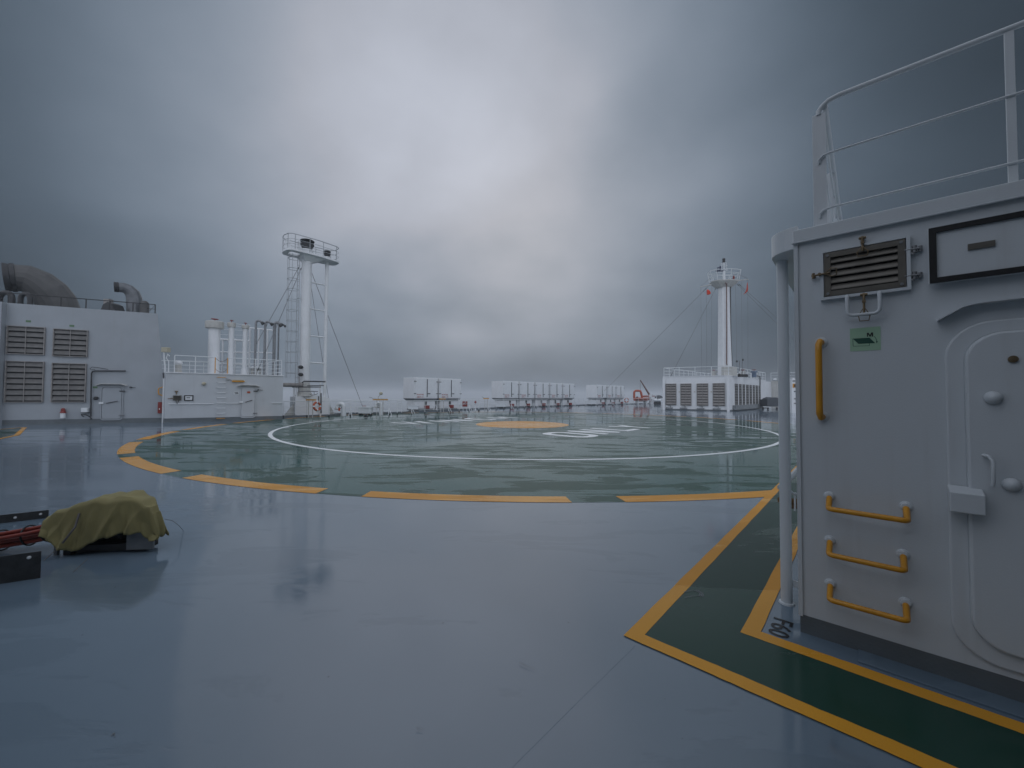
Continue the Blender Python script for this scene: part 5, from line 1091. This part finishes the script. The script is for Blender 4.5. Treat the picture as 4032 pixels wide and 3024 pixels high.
# ------------------------------------------------------------------ rescue boat with its righting frame, davit, rafts
YB = 76.0; kB = YB/1550
rbt = thing('rescue_boat', 'orange rescue boat with inflated square righting frame on its cradle', 'boat', (*COL(2525, YB), 0))
def BP(px, py, dy=0): return AT(px, py, YB+dy)
m = MB(); m.tube([BP(2497, 1576), BP(2497, 1550), BP(2497.5, 1543), BP(2503, 1539), BP(2514, 1538.5), BP(2521, 1540), BP(2524, 1546), BP(2527, 1560), BP(2529, 1574)], 4.2*kB, 12); m.build('righting_bag', ORG, rbt)
m = MB(); c = BP(2530, 1570); L_ = 28*kB
hullp = [(-1, .35, .30), (-.9, .62, .1), (-.3, .75, 0), (.4, .7, 0), (.8, .45, .12), (1, .08, .35)]
vs = []; fs = []
for x, w_2, zl_ in hullp:
    for y, z in ((-w_2, .85), (-w_2*1.1, .6), (-w_2*.7, zl_+.15), (0, zl_), (w_2*.7, zl_+.15), (w_2*1.1, .6), (w_2, .85)): vs.append(Vector((c.x+x*L_*1.1, YB+y*1.2+.6, c.z-.55+z*.9)))
for i in range(5):
    for j in range(6): k = i*7+j; fs.append((k, k+7, k+8, k+1))
fs += [tuple(range(7)), tuple(range(35, 42))] + [(i*7, i*7+6, i*7+13, i*7+7) for i in range(5)]
m.add(vs, fs, True); m.build('hull', ORG, rbt)
m = MB(); m.tube([BP(2528, 1559.5, .1), BP(2545, 1559, .1), BP(2555, 1560, .3)], 2.2*kB, 10); m.tube([BP(2528, 1562, 1.8), BP(2545, 1561, 1.8), BP(2555, 1560, 1.4)], 2.0*kB, 10); m.build('tube_collar', ORG, rbt)
m = MB(); m.lathe(BP(2509, 1576), [(3.6*kB, 0), (4.2*kB, 6*kB), (4.4*kB, 11*kB), (3*kB, 14*kB), (.5*kB, 15*kB)], 12); m.build('outboard_engine', DARKM, rbt)
m = MB()
for px in (2512, 2545): p = BP(px, 1580); m.box((p.x, YB+.6, p.z*.5), (.2, 1.6, p.z))
m.build('cradle', WHITES, rbt)
dv = thing('davit_crane', 'slender reddish davit crane arm leaning left above the rescue boat', 'crane', (*COL(2563, YB+1.5), 0))
m = MB(); m.tube([AT(2558, 1556, YB+1), AT(2521, 1496, YB+1)], [.20, .09], 6); m.build('boom', BROWN, dv)
m = MB(); m.tube([AT(2521, 1496, YB+1), AT(2521, 1536, YB+1)], .03, 4); m.build('hoist_wire', WIRE, dv)
m = MB(); m.cyl(COL(2563, YB+1).to_3d(), AT(2563, 1562, YB+1), .35, .28, 12); m.box(AT(2562, 1559, YB+1), (.7, .6, .6)); m.build('pedestal', WHITES, dv)
wn = thing('boat_winch', 'white deck winch with red fittings between davit and louvred house', 'winch', (*COL(2577, YB-1), 0))
m = MB(); p = AT(2578, 1580, YB-1); m.box((p.x, YB-1, p.z), (1.3, .6, .25)); m.cyl((p.x-.3, YB-1.3, p.z+.45), (p.x-.3, YB-.7, p.z+.45), .32, n=14); m.cyl(AT(2569, 1590, YB-1), AT(2569, 1556, YB-1), .09, n=8); m.cyl(AT(2585, 1592, YB-1), AT(2585, 1560, YB-1), .07, n=8); m.box(AT(2575, 1556, YB-1), (1.2, .3, .12)); m.build('body', WHITES, wn)
m = MB(); m.box(AT(2574, 1560, YB-1.3), (.5, .08, .12)); m.cyl(AT(2583, 1582, YB-1.4), AT(2591, 1575, YB-1.4), .10, n=8); m.build('lever', RED, wn)
for i, px in enumerate((2581, 2595)):
    q = AT(px, 1576, YB-2); t = thing('liferaft_canister', 'white liferaft canister ' + ('nearer the rescue boat' if i == 0 else 'nearer the louvred house'), 'liferaft canister', (q.x, YB-2, 0), 'white liferaft canisters beside the winch')
    m = MB(); m.lathe(q-Vector((.32, 0, 0)), [(.1, 0), (.26, .05), (.30, .12), (.30, .30), (.315, .31), (.315, .34), (.30, .35), (.30, .54), (.26, .6), (.1, .64)], 14, axis=(1, 0, 0)); m.build('shell', WHITES, t)
    m = MB(); m.box((q.x, YB-2, (q.z-.28)/2), (.5, .5, q.z-.28)); m.build('cradle', DARKM, t)
q = AT(2594, 1567, YB+1); m = MB(); m.lathe((q.x, q.y, q.z-.05), [(.8, 0), (.78, .2), (.6, .42), (.3, .55), (.05, .6)], 14); m.cyl((q.x, q.y, 0), (q.x, q.y, q.z-.05), .3, n=10)
tag(m.build('covered_reel', GTARP), 'dark humped canvas cover behind the liferaft canisters', 'reel')

# ------------------------------------------------------------------ louvred deckhouse with the radar mast
K0 = G(2871, 1619); KL = COL(2611, 46.7)
wf = Wall(K0.to_2d(), KL)                                            # left face, corner first
kv = G(3017, 1607).to_2d(); uR = Vector((.70, .714)).normalized()
wr = Wall(K0.to_2d(), K0.to_2d()+uR*14)
lf = wf.len; ZM = (wf.pt(2871, 1480)[1]+wf.pt(2611, 1485)[1])/2; lr_ = wr.s(3017)
lv_ = thing('louvred_deckhouse', 'white deckhouse with rows of grey louvres carrying the radar mast', 'deckhouse', K0)
pA, pB_, pC = K0.to_2d(), wf.W(lf, 0).to_2d(), wr.W(lr_, 0).to_2d(); pD = pB_+(pC-pA)
def quadblock(m, P, z0, z1): return m.hexa([Vector((p.x, p.y, z)) for z in (z0, z1) for p in P])
m = MB(); quadblock(m, (pA, pC, pD, pB_), 0, ZM); m.build('wall', WHITE, lv_)
cen = (pA+pC+pD+pB_)/4
m = MB(); quadblock(m, [cen+(p-cen)*1.006 for p in (pA, pC, pD, pB_)], 0, .13); m.build('skirting', GREYP, lv_)
m = MB(); quadblock(m, [cen+(p-cen)*1.008 for p in (pA, pC, pD, pB_)], ZM+.002, ZM+.07); m.build('roof', WHITE, lv_)
for (a, b, c_, d) in ((2622, 2663.5, 1511, 1595), (2679.5, 2722.7, 1510.5, 1597), (2743.5, 2789, 1510, 1597.5), (2806.5, 2855, 1509, 1599)):
    louvre(wf, *wf.rect((a, c_), (b, c_), (b, d), (a, d)), 8, lv_, LOUV, LOUV, depth=.14, fr=.05)
zt_, zb_ = wr.pt(2893, 1510.5)[1], wr.pt(2893, 1600)[1]
for a, b in ((2893, 2905.5), (2909.5, 2920), (2923.5, 2933.5), (2937.5, 2948), (2951, 2960), (2963.5, 2972), (2975, 2984), (2987, 2994.5)):
    ga_ = (wr.s(b)-wr.s(a))*.015; louvre(wr, wr.s(a)+ga_, wr.s(b)-ga_, zb_, zt_, 8, lv_, GRIME, GRIME, depth=.03, fr=.03, mull=0)
m = MB(); m.wbox(wr, wr.s(2884), wr.s(2992), .13, .62, .01, .35); m.build('trunking', CONC, lv_)
for w_, px in ((wf, 2866), (wf, 2614)):
    s = w_.s(px); m = MB(); m.wbox(w_, s-.16, s+.10, 0, ZM-.1, .004, .22); m.build('pilaster', WHITE, lv_)
for px in (2634, 2690, 2757, 2820):
    s = wf.s(px); m = MB(); m.wbox(wf, s-.42, s+.35, .14, .30, .004, .16); m.tube([wf.W(s-.2, .30, .1), wf.W(s-.2, .5, .1), wf.W(s+.1, .5, .1)], .04, 6); m.build('drain_box', CONC, lv_)
for px in (2675, 2735, 2801): s, z = wf.pt(px, 1543); m = MB(); m.wbox(wf, s-.08, s+.08, z-.04, z+.04, 0, .04); m.build('clamp', BEIGE, lv_)
m = MB(); m.tube([wr.W(wr.s(2975), ZM+.45, .1), wr.W(wr.s(2989), ZM+.45, .1), wr.W(wr.s(2990), ZM+.2, .1), wr.W(wr.s(2990), zt_, .1)], .06, 8); m.build('conduit', STEELD, lv_)
# roof railing
mr_ = thing('roof_railing', 'white guard rail around the roof of the louvred deckhouse', 'railing', (*cen, ZM+.07))
zr_ = wf.pt(2871, 1441)[1]; hh = zr_-ZM
cor = [cen+(p-cen)*.985 for p in (pA, pC, pD, pB_)]
for f, r_, nm in ((1, .035, 'top_rail'), (.66, .016, 'mid_rail'), (.33, .016, 'mid_rail')):
    m = MB(); m.tube([Vector((p.x, p.y, ZM+hh*f)) for p in cor], r_, 6, closed=True); m.build(nm, WHITES, mr_)
for p, q in zip(cor, cor[1:]+cor[:1]):
    n = round((q-p).length/1.5)
    for i in range(n): c = p+(q-p)*i/n; m = MB(); m.cyl(Vector((c.x, c.y, ZM+.07)), Vector((c.x, c.y, ZM+hh-.01)), .03, n=6); m.build('stanchion', WHITES, mr_)
# adjoining lower wall behind
m = MB(); e1_ = pC+(pA-pB_).normalized()*0+uR*.3; sb2 = thing('deckhouse', 'long plain white deckhouse continuing behind the louvred one', 'deckhouse', (*pC, 0))
g1 = pC+uR*.02; rt_ = (pA-pB_).normalized(); g2 = g1+uR*3.0; g3 = g1+uR*3+rt_*18
zl3 = ZAT(3060, 1500, g2.y)
quadblock(m, (g1, g2, g2-rt_*6, g1-rt_*6), 0, ZM*.97); m.build('wall', WHITE, sb2)
g4 = g2+rt_*14; m = MB(); quadblock(m, (g2+rt_*.02, g4, g4+uR*8, g2+rt_*.02+uR*8), 0, zl3); m.build('wall', WHITED, sb2)
m = MB()
for i in range(16): q = g2+rt_*(.5+i*.55)-uR*.15; m.sphere((q.x, q.y, zl3+.18), .24, (1, 1, .7), n=6)
for i in range(16): pass
m.build('lashings', WHITES, sb2)['kind'] = 'stuff'
for f, r_ in ((1.15, .035), (.75, .02), (.4, .02)):
    m = MB(); m.tube([Vector((*g2, zl3+f)), Vector((*g4, zl3+f))], r_, 6); m.build('rail', WHITES, sb2)
for i in range(15): q = g2+(g4-g2)*i/14; m = MB(); m.cyl(Vector((*q, zl3)), Vector((*q, zl3+1.13)), .03, n=6); m.build('stanchion', WHITES, sb2)
# covered skip
Yk = 50.0; a, b = COL(3020, Yk), COL(3090, Yk); k = Yk/1550; zt2_ = ZAT(3050, 1564, Yk)
sk_ = thing('covered_skip', 'dark grey tarpaulin covered skip standing beyond the louvred deckhouse', 'skip', ((a.x+b.x)/2, Yk, 0))
m = MB(); n = 14; vs = []; fs = []
prof = [(0, .18), (.02, .80), (.14, .90), (.30, 1.0), (.45, .98), (.6, .96), (.78, .90), (.97, .78), (1, .18)]
for y, sy in ((0, 1), (.25, 1.04), (1.2, 1.03), (1.5, .95)):
    for x, z in prof: vs.append(Vector((a.x+(b.x-a.x)*x+.03*math.sin(y*7+x*20), Yk+y, .1+(zt2_-.1)*z*sy*.97+.03*math.sin(x*31+y*9))))
P_ = len(prof)
for i in range(3):
    for j in range(P_-1): k_ = i*P_+j; fs.append((k_, k_+P_, k_+P_+1, k_+1))
fs += [tuple(range(P_)), tuple(range(3*P_, 4*P_))]
m.add(vs, fs, False); m.build('tarpaulin', GTARP, sk_)
for x in (.1, .9):
    for y in (.2, 1.2): m = MB(); m.cyl((a.x+(b.x-a.x)*x, Yk+y-.06, .12), (a.x+(b.x-a.x)*x, Yk+y+.06, .12), .12, n=12); m.build('wheel', DARKM, sk_)
# white panel of switches seen through the gap beside the post
Yg = 40.0; a, b = COL(3118, Yg), COL(3160, Yg); z1_, z0_ = ZAT(3135, 1492, Yg), ZAT(3135, 1592, Yg)
pn = thing('locker', 'white equipment cabinet with orange yellow label seen beside the near post', 'cabinet', (a.x, Yg, 0))
m = MB(); m.hexa([Vector((x, y, z)) for z in (0, z1_) for x, y in ((a.x, Yg), (b.x, Yg), (b.x, Yg+1), (a.x, Yg+1))]); m.build('body', WHITE, pn)
m = MB(); q0, q1 = AT(3121, 1511, Yg), AT(3137, 1526, Yg); m.hexa([Vector((x, y, z)) for z in (q1.z, q0.z) for x, y in ((q0.x, Yg-.03), (q1.x, Yg-.03), (q1.x, Yg-.003), (q0.x, Yg-.003))]); lb_ = m.build('label', YEL, pn)
m = MB(); q0, q1 = AT(3126, 1513, Yg), AT(3135, 1524, Yg); m.hexa([Vector((x, y, z)) for z in (q1.z, q0.z) for x, y in ((q0.x, Yg-.05), (q1.x, Yg-.05), (q1.x, Yg-.032), (q0.x, Yg-.032))]); m.build('socket', DARKM, lb_)
for py in (1500, 1541, 1570, 1588): q = AT(3131, py, Yg); m = MB(); m.box((q.x, Yg-.03, q.z), (.5 if py == 1500 else .2, .05, .08)); m.build('switch', STEELD, pn)

# ------------------------------------------------------------------ radar mast
YM = 45.2; kM = YM/1550; mc = COL(2855, YM).to_3d(); ZR0 = ZM+.07
ms_ = thing('signal_mast', 'tall white mast with railed crow platform and yardarms on the louvred deckhouse', 'mast', (mc.x, mc.y, ZR0))
zPm = ZAT(2855, 1113, YM)
def pm(px, py, dy=0): return AT(px, py, YM+dy)
m = MB(); n = 8; bl, tl = 26*kM, 21*kM; m.cyl(mc+up(ZR0), mc+up(zPm), bl*1.02, tl*1.0, n=8)
m.build('column', WHITE, ms_)
m = MB(); m.tube([pm(2856.5, 1114, -1.0), pm(2861, 1118, -.8), pm(2861.5, 1280, -.8), pm(2861, 1432, -.8), pm(2863, 1438, -.8)], .06, 8); m.build('conduit', BROWN, ms_)
m = MB(); m.tube([pm(2876, 1125, -.5), pm(2877, 1300, -.5), pm(2881, 1400, -.5), pm(2883, 1473, -.5)], .055, 6); m.build('cable', STEELD, ms_)
m = MB(); q = pm(2831, 1470, -.5); m.box((mc.x, mc.y-.9, ZR0+.5), (1.5, .5, 1.0)); m.build('base_housing', WHITED, ms_)
# platform hexagon
hexo = [(-1.55, -.3), (-1.2, -.85), (.2, -1.05), (1.3, -.8), (1.6, .2), (1.1, 1.0), (-.6, 1.1), (-1.4, .6)]
mp = MB(); P = [mc+Vector((x, y, zPm)) for x, y in hexo]
Pi = [mc+Vector((x*.52, y*.6, zPm-.62)) for x, y in hexo]; n = len(P)
mp.add(P+Pi, [tuple(range(n)), tuple(range(n, 2*n))]+[(i, (i+1) % n, n+(i+1) % n, n+i) for i in range(n)])
mp.prism([p+up(.002) for p in P], up(.10)); pfm = mp.build('platform', WHITED, ms_)
Hm = 1.15; rails = [mc+Vector((x*1.12, y*1.12, zPm+.1+Hm)) for x, y in hexo]
m = MB(); m.tube(rails, .032, 6, closed=True); m.build('top_rail', WHITES, pfm)
for f in (.35, .68): m = MB(); m.tube([mc+Vector((x*(1+.12*f), y*(1+.12*f), zPm+.1+Hm*f)) for x, y in hexo], .02, 6, closed=True); m.build('mid_rail', WHITES, pfm)
for (x, y), r_ in zip(hexo, rails): m = MB(); m.cyl(mc+Vector((x*.98, y*.98, zPm+.1)), r_, .028, n=6); m.build('stanchion', WHITES, pfm)
# top mast, lamps and instruments
zt3 = ZAT(2856, 1034, YM); m = MB(); m.cyl(mc+up(zPm+.1), mc+up(ZAT(2856, 1066, YM)), .16, .14, 10); m.cyl(mc+up(ZAT(2856, 1066, YM)), mc+up(zt3), .07, n=8)
for z, r_ in ((ZAT(2856, 1066, YM), .42), (ZAT(2856, 1048, YM), .32), (ZAT(2856, 1038, YM), .30)): m.ring(mc+up(z), r_, .022, (0, 0, 1), 14, 5)
for a in range(4): m.cyl(mc+Vector((.42*math.cos(a*1.57+.4), .42*math.sin(a*1.57+.4), ZAT(2856, 1066, YM))), mc+Vector((.30*math.cos(a*1.57+.4), .30*math.sin(a*1.57+.4), ZAT(2856, 1038, YM))), .018, n=5)
m.cyl(mc+up(ZAT(2856, 1066, YM))+Vector((-.55, 0, 0)), mc+up(ZAT(2856, 1066, YM)), .035, n=6); m.build('top_mast', WHITES, ms_)
m = MB(); m.lathe(mc+up(zt3), [(.10, 0), (.16, .03), (.16, .2), (.12, .22), (.12, .26), (.16, .28), (.16, .46), (.08, .5)], 12); m.build('mast_lamp', DARKM, ms_)
m = MB(); m.box(pm(2836, 1057), (.16, .16, .5)); m.box(pm(2831, 1055), (.4, .12, .12)); m.box(pm(2842, 1066), (.7, .14, .16)); m.build('wind_sensor', NAVY, ms_)
m = MB(); m.lathe(pm(2824, 1072), [(.05, 0), (.14, .12), (.15, .22), (.08, .3)], 10); m.cyl(pm(2824, 1080), pm(2824, 1072), .03, n=6); m.build('horn', NAVY, ms_)
m = MB(); m.lathe(pm(2889, 1099, -.6), [(.1, 0), (.12, .2), (.05, .45)], 8); m.build('lamp', RED, ms_)
# yards and halyards
Lq, Rq = pm(2757, 1130, -1.2), pm(2947, 1099, -.2)
m = MB(); m.tube([pm(2800, 1121, -.6), Lq], [.06, .035], 6); m.build('yard', WHITED, ms_)
m = MB(); m.tube([pm(2890, 1108, -.4), Rq], [.06, .035], 6); m.build('yard', WHITED, ms_)
m = MB(); m.tube([Lq, pm(2795, 1096, -.6)], .014, 4); m.build('lift_wire', WIRE, ms_)
m = MB(); m.tube([Rq, pm(2908, 1079, -.4)], .014, 4); m.build('lift_wire', WIRE, ms_)
for px, y0, x1, y1 in ((2759, 1132, 2763, 1472), (2781, 1129, 2783, 1474), (2803, 1124, 2800, 1472), (2896, 1116, 2901, 1476), (2919, 1106, 2922, 1470), (2944, 1100, 2945, 1474)):
    m = MB(); m.tube([pm(px, y0, -.8), pm((px+x1)/2+.6, (y0+y1)/2, -.8), pm(x1, y1, -.8)], .009, 4); m.build('halyard', WIRE, ms_)
st_list = ((2790, 1126, G(2327, 1592)), (2821, 1130, AT(2640, 1483, YM+1.5)), (2900, 1116, AT(3230, 1442, YM-3)), (2906, 1116, AT(3240, 1410, YM+2)))
for px, py, e in st_list: stay(pm(px, py, -.2), e, .015, ms_)
# flags
def flag(pts, label, mat=REDF):
    m = MB(); n = len(pts)//2; vs = [p for p in pts]; fs = [(i, i+1, n+i+1, n+i) for i in range(n-1)]; m.add(vs, fs, True); o = m.build('flag', mat)
    sb_ = o.modifiers.new('s', 'SUBSURF'); sb_.levels = sb_.render_levels = 2; so_ = o.modifiers.new('t', 'SOLIDIFY'); so_.thickness = .01
    tag(o, label, 'flag')
flag([pm(2782.5, 1140, -.8), pm(2787, 1140.5, -.95), pm(2793, 1143, -.7), pm(2798, 1150, -.85), pm(2782.5, 1151, -.8), pm(2787, 1151, -.9), pm(2793, 1151.5, -.75), pm(2798.5, 1154, -.85), pm(2782.5, 1161, -.8), pm(2787, 1160.5, -.9), pm(2793, 1160, -.75), pm(2798, 1159, -.85)][:8] if False else
     [pm(2782.5, 1139, -.8), pm(2787, 1140, -.95), pm(2793, 1143, -.7), pm(2798, 1149, -.85), pm(2782.5, 1162, -.8), pm(2787, 1161, -.9), pm(2793, 1160, -.75), pm(2799, 1158, -.85)], 'small orange red flag flying from the left yardarm halyard')
flag([pm(2942, 1112, -.8), pm(2940, 1128, -.9), pm(2939, 1142, -.7), pm(2934, 1152, -.9), pm(2924.5, 1161, -.8), pm(2943.5, 1112, -.6), pm(2944.5, 1126, -.5), pm(2947, 1139, -.6), pm(2941, 1152, -.5), pm(2926, 1159, -.6)], 'long limp red flag hanging from the right yardarm')
# roof gear
for px, Yv, lb in ((2812, 46.5, 'left of the mast'), (2926, 47.5, 'right of the mast'), (2970, 47.0, 'at the right roof corner')):
    c = COL(px, Yv); t = thing('capped_ventilator', 'small white vent with red handwheel on the louvred roof ' + lb, 'ventilator', (c.x, c.y, ZR0), 'small capped vents with red handwheels on the louvred roof'); h = ZAT(px, 1462, Yv)-ZR0
    m = MB(); m.lathe((c.x, c.y, ZR0), [(.24, 0), (.24, h*.75), (.36, h*.77), (.36, h*1.0)], 14); m.build('trunk', BLUEG if px == 2970 else WHITED, t)
    m = MB(); m.ring((c.x, c.y, ZR0+h+.16), .2, .035, (0, 0, 1), 12, 5); m.cyl((c.x, c.y, ZR0+h), (c.x, c.y, ZR0+h+.16), .035, n=6); m.cyl((c.x-.2, c.y, ZR0+h+.16), (c.x+.2, c.y, ZR0+h+.16), .03, n=6); m.build('handwheel', RED, t)
c = COL(2912, 45); t = thing('anemometer', 'thin pole with small dark wind sensors right of the mast', 'instrument pole', (c.x, c.y, ZR0))
m = MB(); m.cyl((c.x, c.y, ZR0), AT(2912, 1422, 45), .04, n=6); m.tube([AT(2901, 1424, 45), AT(2912, 1425, 45)], .025, 6); m.tube([AT(2924, 1420, 45), AT(2923, 1470, 45)], .025, 5); m.build('pole', STEEL, t)
m = MB(); m.box(AT(2901, 1423, 45), (.15, .12, .2)); m.build('sensor', DARKM, t); m = MB(); m.box(AT(2925, 1417, 45), (.12, .12, .22)); m.build('sensor', DARKM, t)
c = COL(2915, 44.6); t = thing('roof_winch', 'low dark winch gear on the louvred roof right of the mast', 'winch', (c.x, c.y, ZR0))
m = MB(); m.box(AT(2924, 1479, 44.6), (.9, .4, .3)); m.cyl(AT(2908, 1479, 44.6), AT(2912, 1472, 44.6), .12, n=8); m.box(AT(2934, 1480, 44.6), (.5, .3, .25)); m.build('body', DARKM, t)
m = MB()
for px in (2912, 2928, 2944): m.cyl((COL(px, 44.6).x, 44.6, ZR0), AT(px, 1462, 44.6), .05, n=6)
m.build('frame', WHITES, t)

# ------------------------------------------------------------------ the wet air
hz = MB(); zt_h = max(zPm+8, 20); hz.hexa([Vector(p) for p in ((-3400, -3400, SEAZ-2), (3400, -3400, SEAZ-2), (3400, 3400, SEAZ-2), (-3400, 3400, SEAZ-2), (-3400, -3400, 20.5), (3400, -3400, 20.5), (3400, 3400, 20.5), (-3400, 3400, 20.5))])
hm_, n_, l_, b_ = nodes('haze'); n_.remove(b_); pv = n_.new('ShaderNodeVolumePrincipled'); pv.inputs['Color'].default_value = (.92, .96, 1, 1); pv.inputs['Density'].default_value = .0012; pv.inputs['Anisotropy'].default_value = 0
l_.new(pv.outputs[0], n_['Material Output'].inputs['Volume'])
ho = hz.build('haze', hm_); ho['kind'] = 'stuff'
